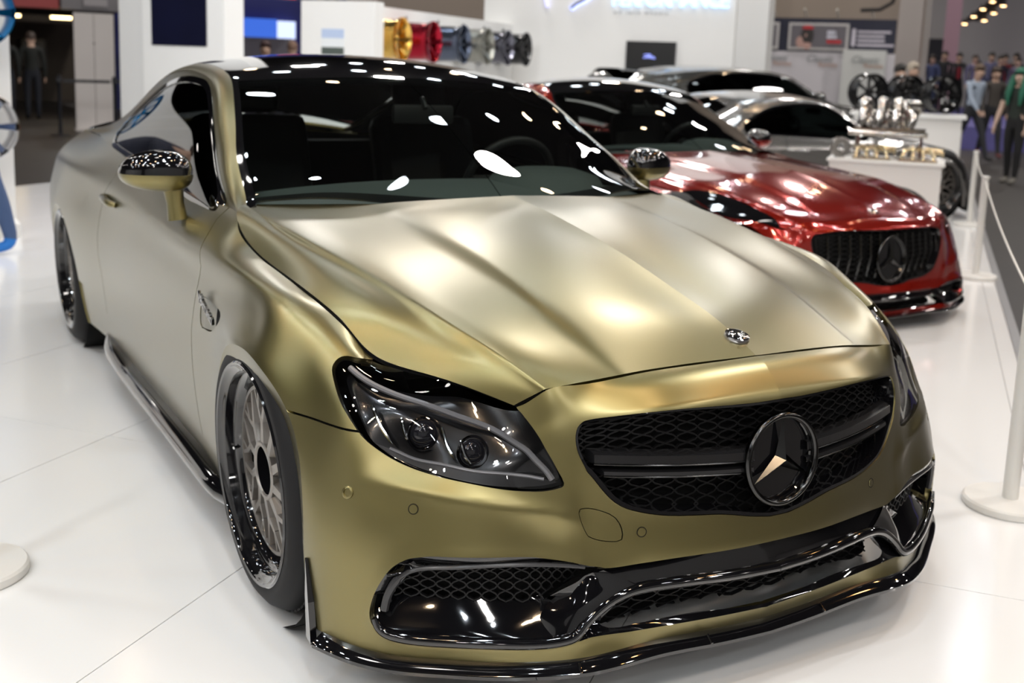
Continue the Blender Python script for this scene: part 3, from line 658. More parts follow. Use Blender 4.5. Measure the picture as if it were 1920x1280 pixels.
    # --- greenhouse
    gm = G.mesh(); yy = lambda m: m['V'][:,1]
    wsg = glass('windscreen_glass',(.62,.68,.66),ior=1.52); sgl = glass('tinted_glass',(.035,.04,.042),ior=1.6)
    hdr = lambda m: -1.185-.10*(yy(m)/.58)**2-x(m)      # <0 ahead of the header
    cowl = lambda m: x(m)+.395+.47*yy(m)**2
    ws = clip(clip(clip(gm,lambda m: v(m)-4.93),hdr),cowl)
    panel('windscreen',merge(ws,mirror(ws)),wsg,root,.004)
    # black frit border along the pane
    fr1 = clip(clip(clip(gm,lambda m: v(m)-4.93),hdr),lambda m: -(hdr(m)+.05)); fr1 = offset(fr1,-.005)
    panel('windscreen_border',merge(fr1,mirror(fr1)),blk,root,0)
    fr2 = clip(ws,lambda m: -(cowl(m)+.045)); fr2 = offset(fr2,-.005); panel('windscreen_border',merge(fr2,mirror(fr2)),rubber,root,0)
    tr = clip(clip(gm,lambda m: (v(m)-5.72)*.05),lambda m: (4.93-v(m))*.05); tr = clip(tr,lambda m: -1.36-x(m)); tr = clip(tr,lambda m: x(m)+.60); tr = offset(tr,.002)
    for f in (lambda m: m,mirror): panel('pillar_trim',f(tr),blk,root,.012)
    rf = clip(clip(gm,lambda m: (v(m)-5.68)*.05),lambda m: -hdr(m)+.004); rf = clip(rf,lambda m: -2.26-x(m))
    panel('glass_roof',merge(rf,mirror(rf)),roofm or blk,root,.008)
    rw = clip(clip(gm,lambda m: v(m)-4.9),lambda m: x(m)+2.42); rw = clip(rw,lambda m: -3.2-x(m)); panel('rear_window',merge(rw,mirror(rw)),sgl,root,.006)
    rh = clip(clip(gm,lambda m: v(m)-5.68),lambda m: x(m)+2.264); rh = clip(rh,lambda m: np.minimum(-2.416-x(m),4.9-v(m))) if False else clip(rh,lambda m: -2.416-x(m)); panel('roof_rear_panel',merge(rh,mirror(rh)),gold,root,.01)
    rs = clip(clip(gm,lambda m: x(m)+2.416),lambda m: 4.92-v(m)); rs = clip(rs,lambda m: v(m)-5.7)
    for f in (lambda m: m,mirror): panel('rear_pillar_inner',f(rs),gold,root,.01)
    wp = smooth_poly(WIN,4); c0 = wp.mean(0)
    fs = clip(gm,lambda m: (5.72-v(m))*.05)
    frame = clip(fs,lambda m: -(sdf(wp,xz(m))-.017)); frame = clip(frame,lambda m: x(m)+.585)
    trim = clip(clip(fs,lambda m: sdf(wp,xz(m))-.017),lambda m: -(sdf(wp,xz(m))+.004)); trim = clip(trim,lambda m: 6.6-v(m)); trim = offset(trim,.0015)
    gl = clip(clip(fs,lambda m: sdf(wp,xz(m))+.004),lambda m: 6.6-v(m)); gl = offset(gl,-.003)
    for f in (lambda m: m,mirror):
        panel('roof_rail',f(frame),gold,root,.012); panel('window_trim',f(trim),blk,root,.01); panel('side_window',f(gl),sgl,root,0)
    gi = clip(clip(gm,lambda m: -(sdf(wp,xz(m))-.0)),lambda m: x(m)+.62); gi = clip(gi,lambda m: (5.2-v(m))*.05); gi = offset(gi,-.012); panel('pillar_liner',merge(gi,mirror(gi)),dark,root,0)
    rl = clip(gm,lambda m: -hdr(m)); rl = clip(rl,lambda m: -2.4-x(m)); rl = clip(rl,lambda m: v(m)-6); rl = offset(rl,-.02); panel('headliner',merge(rl,mirror(rl)),dark,root,0)
    # --- trunk lid and spoiler
    N = []
    for (xx,zz,ye,ze) in ((-3.36,1.0,.655,.945),(-3.5,.965,.69,.93),(-3.66,.95,.665,.92),(-3.80,.948,.54,.915),(-3.875,.93,.42,.908)):
        N.append([(xx,ye*t,zz-(zz-ze)*t**2.2) for t in (0,.3,.6,.85,1)])
    TS = Surf(np.array(N),6,5).orient(upward); tm = TS.mesh(); panel('boot_lid',merge(tm,mirror(tm)),gold,root,.012)
    sp = MB(); sp.tube([(-3.66,-.66,.922),(-3.78,-.54,.935),(-3.85,-.3,.948),(-3.87,0,.950),(-3.85,.3,.948),(-3.78,.54,.935),(-3.66,.66,.922)],[.008]+[.016]*5+[.008],8); sp.build('boot_spoiler',blk,root)
    for s in (-1,1):
        tl = MB(); tl.tube([(-3.45,s*.845,.735),(-3.56,s*.815,.74),(-3.68,s*.735,.745),(-3.75,s*.64,.745)],[.02,.040,.045,.04],12); tl.build('tail_lamp',mat('tail_red',(.25,.01,.01),.08,coat=1.),root)
    # --- grille
    gr = empty('front_grille',parent=root)
    gb = clip(bm,in_uv('grille',-.004)); gb = offset(gb,-.075); panel('grille_back',merge(gb,mirror(gb)),dark,gr,0)
    gw = clip(bm,in_uv('grille',.0)); gw = offset(gw,-.002)
    ed = clip(gw,lambda m: -(sdf(poly_uv('grille'),m['UV']*SUV)+.006)); panel('grille_surround',merge(clip(ed,lambda m: -m['UV'][:,0]),mirror(clip(ed,lambda m: -m['UV'][:,0]))),blk,gr,.05)
    lattice(NB,'grille',-.05,.030,.0035,'grille_mesh',meshm,gr)
    if style == 'coupe':
        for s in (-1,1):
            for (z0,z1,th,yo) in ((.538,.514,.012,.425),(.503,.489,.010,.405)):
                V=[];F=[]; ys = np.linspace(.075,yo,14)
                for i,y0 in enumerate(ys):
                    t = y0/.44; xx = .817-.095*t**2.1; k = .020*t; ta = 1-.35*max(0,(t-.9)/.1)
                    V += [(xx-.012,s*y0,z0+k),(xx+.004,s*y0,z0+k-.004),(xx+.006,s*y0,z1+k+.003),(xx-.004,s*y0,z1+k),(xx-.03,s*y0,z1+k),(xx-.03,s*y0,z0+k)]
                for i in range(len(ys)-1):
                    for j in range(6):
                        q = (i*6+j,i*6+(j+1) % 6,(i+1)*6+(j+1) % 6,(i+1)*6+j); F.append(q if s > 0 else q[::-1])
                F += [tuple(range((len(ys)-1)*6,len(ys)*6)) if s < 0 else tuple(range((len(ys)-1)*6,len(ys)*6))[::-1]]
                mb = MB(); mb.add(V,F,False); mb.build('grille_bar',carbon,gr)
                # bright lower edge of the bar
                tb = MB(); tb.tube([(.817-.095*(y0/.44)**2.1+.004,s*y0,z1+.020*(y0/.44)) for y0 in ys],.0018,6); tb.build('bar_edge',mat('dark_chrome',(.06,.06,.06),.16,1.),gr)
    elif style == 'slats':
        for k in range(15):
            y0 = -.42+.06*k
            if abs(y0) < .06: continue
            t = abs(y0)/.44; xx = .815-.095*t**2.1; zt = .632-.02*t**3; zb = .412+.075*max(0,t-.45)**1.3
            MB().tube([(xx-.045,y0,zb+.01),(xx-.012,y0,(zb+zt)/2),(xx-.03,y0,zt-.012)],[.005,.0065,.005],8).build('grille_slat',mat('slat_dark',(.10,.10,.10),.22,1.),gr)
    # star emblem
    T = Matrix.Translation((.822,0,.512)) @ Matrix.Rotation(R(86),4,'Y')
    ring = MB(); ring.lathe([(.096+.009*math.cos(a)*.8,.010*math.sin(a)) for a in np.linspace(0,2*math.pi,14)[:-1]],64,T,True); 
    dch = mat('dark_chrome',(.06,.06,.06),.16,1.)
    ring.build('emblem_ring',dch,gr)
    MB().lathe([(0,-.012),(.09,-.012),(.095,-.006)],48,T).build('emblem_disc',blk,gr)
    stt = MB(); V=[(0,0,.014)]; F=[]
    for k in range(3):
        a = math.pi+k*2*math.pi/3; V.append((.090*math.cos(a),.090*math.sin(a),.002)); b = a+math.pi/3; V.append((.017*math.cos(b),.017*math.sin(b),-.004))
    for k in range(3): 
        i = 1+2*k; F += [(0,i,i+1),(0,1+(2*k-1) % 6,i)]
    stt.add(V,F,False,T); stt.build('emblem_star',dch,gr)
    if style == 'coupe': text('grille_badge','AMG',(.7505,.352,.512),(-.36,.93,.035),(0,0,1),.024,chrome,gr,.002,shear=.25,space=1.1)
    # hood badge
    T2 = Matrix.Translation((.653,0,.7425)) @ Matrix.Rotation(R(16),4,'Y')
    hb = MB(); hb.lathe([(0,.005),(.016,.005),(.020,.003),(.024,.006),(.028,.005),(.030,.0),(.030,-.004)],40,T2); hb.build('hood_badge',chrome,hd)
    hs2 = MB(); V=[(0,0,.009)]; F=[]
    for k in range(3):
        a = math.pi+k*2*math.pi/3; V.append((.019*math.cos(a),.019*math.sin(a),.006)); b = a+math.pi/3; V.append((.004*math.cos(b),.004*math.sin(b),.005))
    for k in range(3): 
        i = 1+2*k; F += [(0,i,i+1),(0,1+(2*k-1) % 6,i)]
    hs2.add(V,F,False,T2); hs2.build('hood_badge_star',mat('chrome',(.8,.8,.8),.08,1.),hd)
    # --- lower intake
    lo = empty('lower_intake',parent=root)
    tm_ = clip(clip(bm,in_uv('lower',-.001)),lambda m: -m['UV'][:,0]-.0001)
    tm_ = clip(clip(tm_,out_uv('fogmesh')),out_uv('ctrmesh'))
    dist = -sdf(poly_uv('lower'),tm_['UV']*SUV)
    dep = .020*np.clip(dist/.03,0,1)**.6; vv_ = tm_['UV'][:,1]; uu_ = tm_['UV'][:,0]
    dep = np.where((uu_ > 3.4)&(vv_ < 1.75),.004+.055*np.clip((vv_-.62)/1.0,0,1),dep); dep = np.where((uu_ > 3.4)&(vv_ > 2.6),.003+.03*np.clip((3.15-vv_)/.4,0,1),dep)
    dep = np.where((tm_['UV'][:,1] > 1.85)&(tm_['UV'][:,0] < 2.9),.001+.024*np.clip((tm_['UV'][:,1]-2.0)/.95,0,1),dep)
    tm2 = dict(V=tm_['V']-tm_['N']*dep[:,None],N=tm_['N'],UV=tm_['UV'],T=tm_['T'])
    # fresh normals after the recess
    fn = np.cross(tm2['V'][tm2['T'][:,1]]-tm2['V'][tm2['T'][:,0]],tm2['V'][tm2['T'][:,2]]-tm2['V'][tm2['T'][:,0]]); NN = np.zeros_like(tm2['V'])
    for k in range(3): np.add.at(NN,tm2['T'][:,k],fn)
    tm2['N'] = NN/np.maximum(np.linalg.norm(NN,axis=1,keepdims=True),1e-12)
    panel('intake_trim',merge(tm2,mirror(tm2)),blk,lo,0)
    for k in ('fogmesh','ctrmesh'):
        bk = offset(clip(clip(bm,in_uv(k,-.02)),lambda m: -m['UV'][:,0]-.0001),-.085); [panel('intake_back',q2,dark,lo,0) for q2 in ((bk,mirror(bk)) if k == 'fogmesh' else (merge(bk,mirror(bk)),))]
        lattice(NB,k,-.05,.034,.003,'intake_mesh',meshm,lo)
    # rounded rail of the intake: shelf, leg and centre bar
    for s in (-1,1):
        P = [NB.at(a,b,.000)[0]*[1,s,1] for a,b in ((8.72,1.15),(8.6,.86),(8.3,.68),(7.6,.60),(6.2,.60),(5.0,.56),(3.9,.64),(3.45,.80),(3.1,1.15),(2.75,1.62),(2.45,1.92),(2.1,2.06),(1.5,2.10),(.8,2.06),(0,2.02))]
        P = smooth_poly(np.array(P),4,False)
        MB().tube([tuple(p) for p in P],[.006+.006*min(1,i/8) for i in range(len(P))],10).build('intake_rail',blk,lo)
        # broad leg between fog intake and centre
        L5 = []
        for (a0,b0,a1,b1,o0,o1) in ((3.55,.62,4.9,.70,.004,-.03),(3.2,1.0,4.6,1.35,.006,-.036),(2.85,1.5,3.9,1.85,.008,-.034),(2.5,1.9,3.2,2.3,.006,-.024),(2.15,2.06,2.75,2.66,.003,-.012)):
            L5.append([NB.at(a0+(a1-a0)*t,b0+(b1-b0)*t,o0+(o1-o0)*t**1.6)[0]*[1,s,1] for t in (0,.35,.7,1)])
        LS = Surf(np.array(L5),7,6).orient(lambda V: np.tile([1.,0,.3],(len(V),1))); panel('intake_leg',LS.mesh(),blk,lo,0)
        # fog frame fin
        P = [NB.at(a,b,o_)[0]*[1,s,1] for a,b,o_ in ((8.52,1.35,-.012),(8.42,1.9,-.010),(8.15,2.45,-.008),(7.7,2.78,-.008),(6.8,2.92,-.008),(5.5,2.98,-.008),(4.2,2.93,-.008),(3.1,2.86,-.008))]
        P = smooth_poly(np.array(P),4,False); MB().tube([tuple(p) for p in P],[.009]*8+[.005]*(len(P)-8),8).build('intake_fin',mat('satin_black',(.03,.03,.032),.22),lo)
    # --- sensors
    for s in (-1,1):
        for (a,b,rr) in ((7.714,4.379,.0095),(2.207,3.727,.0095)):
            p,n = NB.at(a,b,.0); p = Vector(p*[1,s,1]); n = Vector(n*[1,s,1]); T = Matrix.Translation(p) @ n.to_track_quat('Z','Y').to_matrix().to_4x4()
            MB().lathe([(rr+.0016,-.001),(rr+.0014,.0005),(rr,.0005),(rr-.0002,-.001)],28,T).build('sensor_gap',dark,bp)
            MB().lathe([(0,.0012),(rr*.9,.001),(rr,-.001)],28,T).build('parking_sensor',gold,bp)
    p,n = NB.at(9.226,4.548,0); p = Vector(p*[1,-1,1]); n = Vector(n*[1,-1,1]); T = Matrix.Translation(p) @ n.to_track_quat('Z','Y').to_matrix().to_4x4()
    MB().lathe([(.014,-.002),(.013,.002),(.009,.003),(.008,-.002),(0,-.002)],28,T).build('side_sensor',gold,bp)
    # --- headlights
    lens = glass('lamp_glass',(.86,.86,.87),ior=1.5); hk = mat('lamp_black',(.010,.010,.011),.18,coat=.6); lg = mat('light_guide',(.45,.45,.47),.25,.3); pj_ = mat('projector_glass',(.02,.02,.025),.03,coat=1.)
    FL = 1 if line_side(np.array(OUT['floorlip'])*SUV,np.array([[OUT['floorlip'][1][0],OUT['floorlip'][1][1]-.6]])*SUV)[0] < 0 else -1   # keep the side below the edge
    hmsh = clip(bm,in_uv('headlight',.004)); hin = clip(bm,in_uv('headlight',.004))
    for s in (0,1):
        f = mirror if s else (lambda m: m); sg = -1 if s else 1
        hl = empty('headlight',parent=root)
        panel('lens',f(offset(hmsh,-.001)),lens,hl,0); panel('housing',f(offset(hin,-.055)),hk,hl,-.05)
        if style == 'slats':
            tc = clip(H.mesh(),lambda m: ((m['UV'][:,0]-6.6)/2.2)**2+((m['UV'][:,1]-15.3)/3.3)**2-1); panel('lamp_top',f(offset(tc,.003)),blk,hl,.004)
        def seq(L, off, n=4): return [tuple(NB.at(a,b,off)[0]*[1,sg,1]) for a,b in smooth_poly(np.array(L),n,False)]
        MB().tube(seq(OUT['drl'],-.022),.0065,8).build('light_guide',lg,hl)
        lowz = clip(clip(bm,in_uv('headlight',.006)),lambda m: line_side(np.array(OUT['floorlip'])*SUV,m['UV']*SUV)*(1 if OUT['floorlip'][0][0] > OUT['floorlip'][-1][0] else -1)*-1 if False else line_side(np.array(OUT['floorlip'])*SUV,m['UV']*SUV)*FL)
        panel('lamp_shelf',f(offset(lowz,-.030)),mat('lamp_grey',(.022,.022,.024),.3),hl,0)
        MB().tube(seq(OUT['floorlip'],-.030),.004,8).build('lamp_shelf_edge',lg,hl)
        for fi in OUT['fins']: MB().tube(seq(fi,-.026),[.0025]+[.004]*(len(seq(fi,-.026))-2)+[.002],8).build('reflector_fin',chrome,hl)
        for (a,b),rr in zip(OUT['proj'],(.030,.027)):
            p,n = NB.at(a,b,-.045); p = Vector(p*[1,sg,1]); n = (Vector((1,0,0))+Vector(n*[1,sg,1])*.6).normalized(); T = Matrix.Translation(p) @ n.to_track_quat('Z','Y').to_matrix().to_4x4()
            MB().lathe([(rr*math.cos(t),rr*.55*math.sin(t)) for t in np.linspace(0,math.pi/2,8)],32,T).build('projector_lens',pj_,hl)
            MB().lathe([(rr+.002,.0),(rr+.006,.006),(rr+.008,.0)],32,T).build('projector_ring',chrome,hl)
    # --- splitter
    base = np.array([B.P[i,0] for i in range(len(B.iu)) if B.iu[i] <= 10.45]); nx = np.gradient(base[:,:2],axis=0); on_ = np.stack([-nx[:,1],nx[:,0]],1); on_ /= np.linalg.norm(on_,axis=1,keepdims=True)
    if on_[0,0] < 0: on_ = -on_
    prof = [(-.05,.004),(-.002,.002),(.024,-.010),(.029,-.016),(.028,-.024),(.015,-.028),(-.06,-.030)]; V=[];F=[]; npf = len(prof)
    full = [(b,n) for b,n in zip(base,on_)][::-1]+[(b*[1,-1,1],n*[1,-1]) for b,n in zip(base[1:],on_[1:])]
    for b,n in full:
        for (oo,dz) in prof: V.append((b[0]+n[0]*oo,b[1]+n[1]*oo,b[2]+dz))
    for i in range(len(full)-1):
        for k in range(npf-1): F.append((i*npf+k,(i+1)*npf+k,(i+1)*npf+k+1,i*npf+k+1))
    so = MB().add(V,F,True).build('front_splitter',blk,root,35)
    for s in (-1,1):
        for ys in (.47,.16):
            j = int(np.argmin(np.abs(base[:,1]-ys))); b = base[j]; n = on_[j]
            MB().tube([(b[0]+n[0]*.012,s*(b[1]+n[1]*.012),b[2]-.002),(b[0]+n[0]*.03,s*(b[1]+n[1]*.03),b[2]-.014)],.003,6).build('splitter_fastener',blk,so)
        # end fin in front of the wheel
        V = [(.400,.912,.112),(.440,.916,.112),(.425,.917,.20),(.398,.914,.285),(.390,.912,.285),(.385,.910,.20)]
        W = [(a,s*b,c) for a,b,c in V]+[(a,s*(b-.014),c) for a,b,c in V]
        MB().add(W,[(0,1,2,3,4,5),(6,11,10,9,8,7)]+[(i,6+i,6+(i+1) % 6,(i+1) % 6) for i in range(6)]).build('splitter_fin',blk,so)
    # --- wheels
    rimm = mat('rim_gloss_black',(.006,.006,.007),.06,coat=1.); spk = mat('spoke_gunmetal',(.32,.30,.28),.36,.85); ty = mat('tyre_rubber',(.009,.009,.010),.62,spec=.25)
    keep = WARP; WARP = None
    w0 = make_wheel('wheel',root,rimm,spk,ty,detail=(lod >= 1)); place_wheel(w0,axles[0],-.920,.337*wheel_r,-2.5,.3)
    for (xx,yw,sp) in ((axles[1],-.928,.9),(axles[0],.920,.1),(axles[1],.928,.4)):
        w = copy_tree(w0,root); place_wheel(w,xx,yw,.337*wheel_r,-2.5,sp)
    WARP = keep
    # wheel wells
    for xx in (.02,-2.82):
        for s in (-1,1):
            T = Matrix.Translation((xx,s*.64,.33)) @ Matrix.Rotation(math.pi/2,4,'X')
            MB().lathe([(.0,s*.02),(.352,s*.02),(.352,-s*.238)] if s < 0 else [(.352,-.238),(.352,.02),(0,.02)],40,T).build('wheel_well',dark,root)
    MB().box((-1.6,0,.16),(3.9,1.36,.04)).build('underbody',dark,root)
    MB().box((.45,0,.34),(.02,1.2,.40)).build('radiator_panel',dark,root)
    # --- cabin
    cab = mat('cabin_charcoal',(.13,.155,.148),.75); lea = mat('cabin_leather',(.02,.02,.021),.5)
    dash = Surf(np.array([[(xx,yv,zz+.012*math.cos(yv*3)-.06*abs(yv)**3) for yv in np.linspace(-.70,.70,9)] for xx,zz in ((-.46,.86),(-.62,.905),(-.80,.925),(-.95,.905),(-1.02,.82),(-1.03,.66))]),5,4).orient(upward)
    panel('dashboard',dash.mesh(),cab,root,0)
    hd2 = MB(); hd2.lathe([(.0,.05),(.09,.045),(.16,.02),(.19,-.03)],24,Matrix.Translation((-.80,.37,.93)) @ Matrix.Scale(1.2,4,(0,1,0))); hd2.build('instrument_hood',cab,root)
    Ts = Matrix.Translation((-1.06,.37,.90)) @ Matrix.Rotation(R(-65),4,'Y')
    sw = empty('steering_wheel',parent=root)
    MB().lathe([(.175+.015*math.cos(a),.015*math.sin(a)) for a in np.linspace(0,2*math.pi,12)[:-1]],40,Ts,True).build('wheel_rim',lea,sw)
    q = MB(); q.box((0,0,.0),(.30,.05,.02),Ts @ Matrix.Rotation(math.pi/2,4,'Z')).box((-.08,0,0),(.15,.05,.02),Ts); q.lathe([(0,.03),(.05,.028),(.06,.0)],20,Ts); q.build('wheel_spokes',lea,sw)
    for s in (-1,1):
        sc = empty('front_seat',parent=root)
        q = MB(); T = Matrix.Translation((-1.75,s*.37,.80)) @ Matrix.Rotation(R(-18),4,'Y'); q.box((0,0,-.02),(.13,.46,.66),T,.05); q.build('seat_back',lea,sc)
        q = MB(); q.box((.02,0,.40),(.09,.24,.17),T,.035); q.build('headrest',lea,sc)
        q = MB(); q.box((-1.5,s*.37,.46),(.5,.48,.14),None,.05); q.build('seat_base',lea,sc)
    MB().box((-1.6,0,.30),(1.9,1.5,.04)).build('cabin_floor',lea,root); MB().box((-2.75,0,.62),(.1,1.3,.62)).build('rear_bulkhead',lea,root)
    q = MB(); q.box((-1.02,0,1.145),(.03,.23,.065),None,.012); q.tube([(-1.0,0,1.165),(-1.03,0,1.20)],.01,6); q.build('rearview_mirror',lea,root)
    for s in (-1,1):
        q = MB(); wp2 = [(-.52,s*(.2+.03),.962),(-.60,s*.5,.93)]; 
    WARP = None
    return root
GOLD = mat('gold_satin',(.222,.184,.053),.35,1.,coat=1.,coat_rough=.30,tint=(.84,.89,1.))
GOLD.node_tree.nodes['Principled BSDF'].inputs['Coat IOR'].default_value = 1.62
COUPE = build_coupe('coupe_car','matte gold coupe with black multi-spoke wheels, nearest car on the white stand',GOLD)

# ------------------------------------------------------------------ the hall and the white stand
white = mat('stand_white',(.80,.80,.785),.45); tilew = mat('tile_gloss_white',(.80,.805,.805),.15,spec=.45,noise=(.6,.015)); seamm = mat('seam_grey',(.30,.30,.30),.6)
FLOOR_Z = -.10
hf = MB().box((-18,14,FLOOR_Z-.05),(90,80,.1)).build('floor',mat('hall_floor_brown',(.022,.018,.016),.45,noise=(1.3,.35))); tag(hf,kind='structure')
# stand base and its laminate tiles (0.995 m pieces, 3 mm seams)
A0,A1,B0,B1 = -9.,18.,-7.4,1.36
def quad(name, a0,a1,b0,b1,z0,z1,m,parent=None):
    V = [ex(a,b,z) for z in (z0,z1) for a,b in ((a0,b0),(a1,b0),(a1,b1),(a0,b1))]
    return MB().add(V,[(0,1,2,3),(7,6,5,4),(0,4,5,1),(1,5,6,2),(2,6,7,3),(3,7,4,0)]).build(name,m,parent)
fl = quad('floor_stand',A0,A1,B0,B1,FLOOR_Z,-.006,seamm); tag(fl,kind='structure')
tme = None; off_b = -.72; off_a = .14; nt = 0
for ia in range(-4,7):
    for ib in range(-7,3):
        a0 = max(off_a+ia*3.0+.0015,A0); a1 = min(off_a+(ia+1)*3.0-.0015,A1); b0 = max(off_b+ib*1.0+.0015,B0); b1 = min(off_b+(ib+1)*1.0-.0015,B1)
        if a1-a0 < .05 or b1-b0 < .05: continue
        o = quad('floor_tile',a0,a1,b0,b1,-.008,0,tilew,fl); nt += 1
eg = quad('trim_1',A0,A1,B1+.002,B1+.05,FLOOR_Z,.002,mat('edge_alu',(.42,.42,.43),.35,.6)); tag(eg,kind='structure')
eg = quad('trim_2',A1+.002,A1+.05,B0,B1+.05,FLOOR_Z,.002,mat('edge_alu',(.42,.42,.43),.35,.6)); tag(eg,kind='structure')
# hall shell
cl = MB().box((-18,14,11.05),(90,80,.1)).build('ceiling',mat('hall_ceiling',(.045,.043,.042),.8)); tag(cl,kind='structure')
wallm = mat('hall_wall',(.24,.23,.22),.8)
for nm,c,e in (('wall_back',(-52,14,5.5),(.3,80,11.2)),('wall_left',(-18,-26,5.5),(90,.3,11.2)),('wall_right',(-18,54,5.5),(90,.3,11.2)),('wall_front',(27,14,5.5),(.3,80,11.2))):
    tag(MB().box(c,e).build(nm,wallm),kind='structure')
# unseen stand partitions added to reflect soft light onto the car body
tag(MB().box((9.2,-1.5,1.6),(.2,15,3.4)).build('wall_bounce_ahead',mat('bounce_grey',(.34,.34,.34),.6)),kind='structure')
tag(MB().box((2.0,-11.5,1.6),(14,.2,3.4)).build('wall_bounce_beside',mat('bounce_mid',(.45,.45,.45),.6)),kind='structure')
# ---- white stand walls
def slab(name, a0,a1,b0,b1,z0,z1,m): return quad(name,a0,a1,b0,b1,z0,z1,m)
w1 = slab('wall_1',8.62,13.9,-5.95,-5.455,0,1.97,white); tag(w1,kind='structure')
w2 = slab('wall_2',13.9,14.6,-5.95,-1.98,0,4.6,white); tag(w2,kind='structure')
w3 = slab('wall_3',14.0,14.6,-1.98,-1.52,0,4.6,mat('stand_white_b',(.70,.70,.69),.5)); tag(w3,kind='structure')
w4 = slab('wall_4',7.0,7.35,-7.02,-6.01,0,4.6,white); tag(w4,kind='structure')
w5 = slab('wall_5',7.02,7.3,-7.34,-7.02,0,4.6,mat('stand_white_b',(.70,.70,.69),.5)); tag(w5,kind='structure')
FACE_CAM = lambda o: o
def decal(name, a, b0, b1, z0, z1, m, parent=None, t=.012, lab=None, cat=None):
    """thin board on a wall face that looks towards -EA"""
    o = quad(name,a-t,a-.001,b0,b1,z0,z1,m,parent)
    if lab: tag(o,lab,cat)
    return o
poster = empty('wall_poster',ex(6.98,-6.55,1.7)); tag(poster,'dark navy poster on the white column left of the gold coupe roof','poster')
poster.location = (0,0,0)
decal('poster_sheet',7.0,-6.90,-6.215,1.405,2.55,mat('navy_print',(.004,.005,.022),.35,noise=(2.5,.4)),poster)
pc = empty('picture_board'); tag(pc,'small print with white sky over a road on the white wall block','picture')
# wall block face seen between the blue stand and the gold wheel
w6 = slab('wall_6',8.40,8.62,-5.95,-5.02,0,1.97,white); tag(w6,kind='structure')
decal('print_sky',8.40,-5.68,-5.40,1.56,1.66,mat('print_sky',(.45,.55,.75),.4),pc); decal('print_cloud',8.40,-5.68,-5.40,1.46,1.56,mat('print_cloud',(.75,.78,.80),.4),pc); decal('print_road',8.40,-5.68,-5.40,1.37,1.46,mat('print_road',(.07,.09,.08),.4),pc)
# screen
tv = empty('television'); tag(tv,'black flat television with small blue script logo on the white tower wall','television')
quad('screen_case',13.84,13.90,-3.59,-2.83,1.30,1.765,mat('tv_black',(.006,.006,.007),.3),tv)
quad('screen_panel',13.835,13.84,-3.57,-2.85,1.32,1.745,mat('tv_glass',(.002,.002,.002),.45),tv)
def swoosh(name, pts, rad, m, parent): return MB().tube(pts,rad,6).build(name,m,parent)
lgm = emis('logo_blue',(.30,.36,1.),1.4)
fa = lambda b,z,a=13.83: tuple(ex(a,b,z))
for P in ([(-3.31,1.565),(-3.24,1.575),(-3.20,1.57)],[(-3.20,1.572),(-3.26,1.545),(-3.31,1.515)],[(-3.31,1.53),(-3.22,1.525),(-3.13,1.515)],[(-3.24,1.55),(-3.17,1.545),(-3.14,1.525)],[(-3.28,1.548),(-3.18,1.535)]):
    swoosh('screen_logo',[fa(b,z) for b,z in P],.007,lgm,tv)
# lit letters on the tower
sg = empty('wall_lettering'); tag(sg,'backlit PERFORMANCE lettering with we love wheels below on the white tower','sign')
text('lit_letters','PERFORMANCE',ex(13.86,-3.86,2.275),EB,(0,0,1),.285,emis('letter_glow',(.42,.66,1.),2.2),sg,.012,space=.86)
text('small_letters','we love wheels',ex(13.89,-3.83,2.165),EB,(0,0,1),.082,mat('letter_grey',(.42,.42,.42),.5),sg,.004,space=1.62)
swoosh('script_stroke',[fa(-4.50,2.235,13.86),fa(-4.42,2.30,13.86),fa(-4.30,2.36,13.86),fa(-4.1,2.50,13.86)],.022,mat('letter_black',(.01,.01,.012),.4),sg)
swoosh('script_glow',[fa(-4.51,2.225,13.89),fa(-4.42,2.29,13.89),fa(-4.29,2.35,13.89),fa(-4.08,2.50,13.89)],.04,emis('glow_blue',(.45,.52,1.),2.2),sg)
swoosh('script_stroke',[fa(-4.88,2.245,13.86),fa(-4.90,2.33,13.86),fa(-4.95,2.5,13.86)],.03,emis('glow_violet',(.62,.62,1.),1.5),sg)
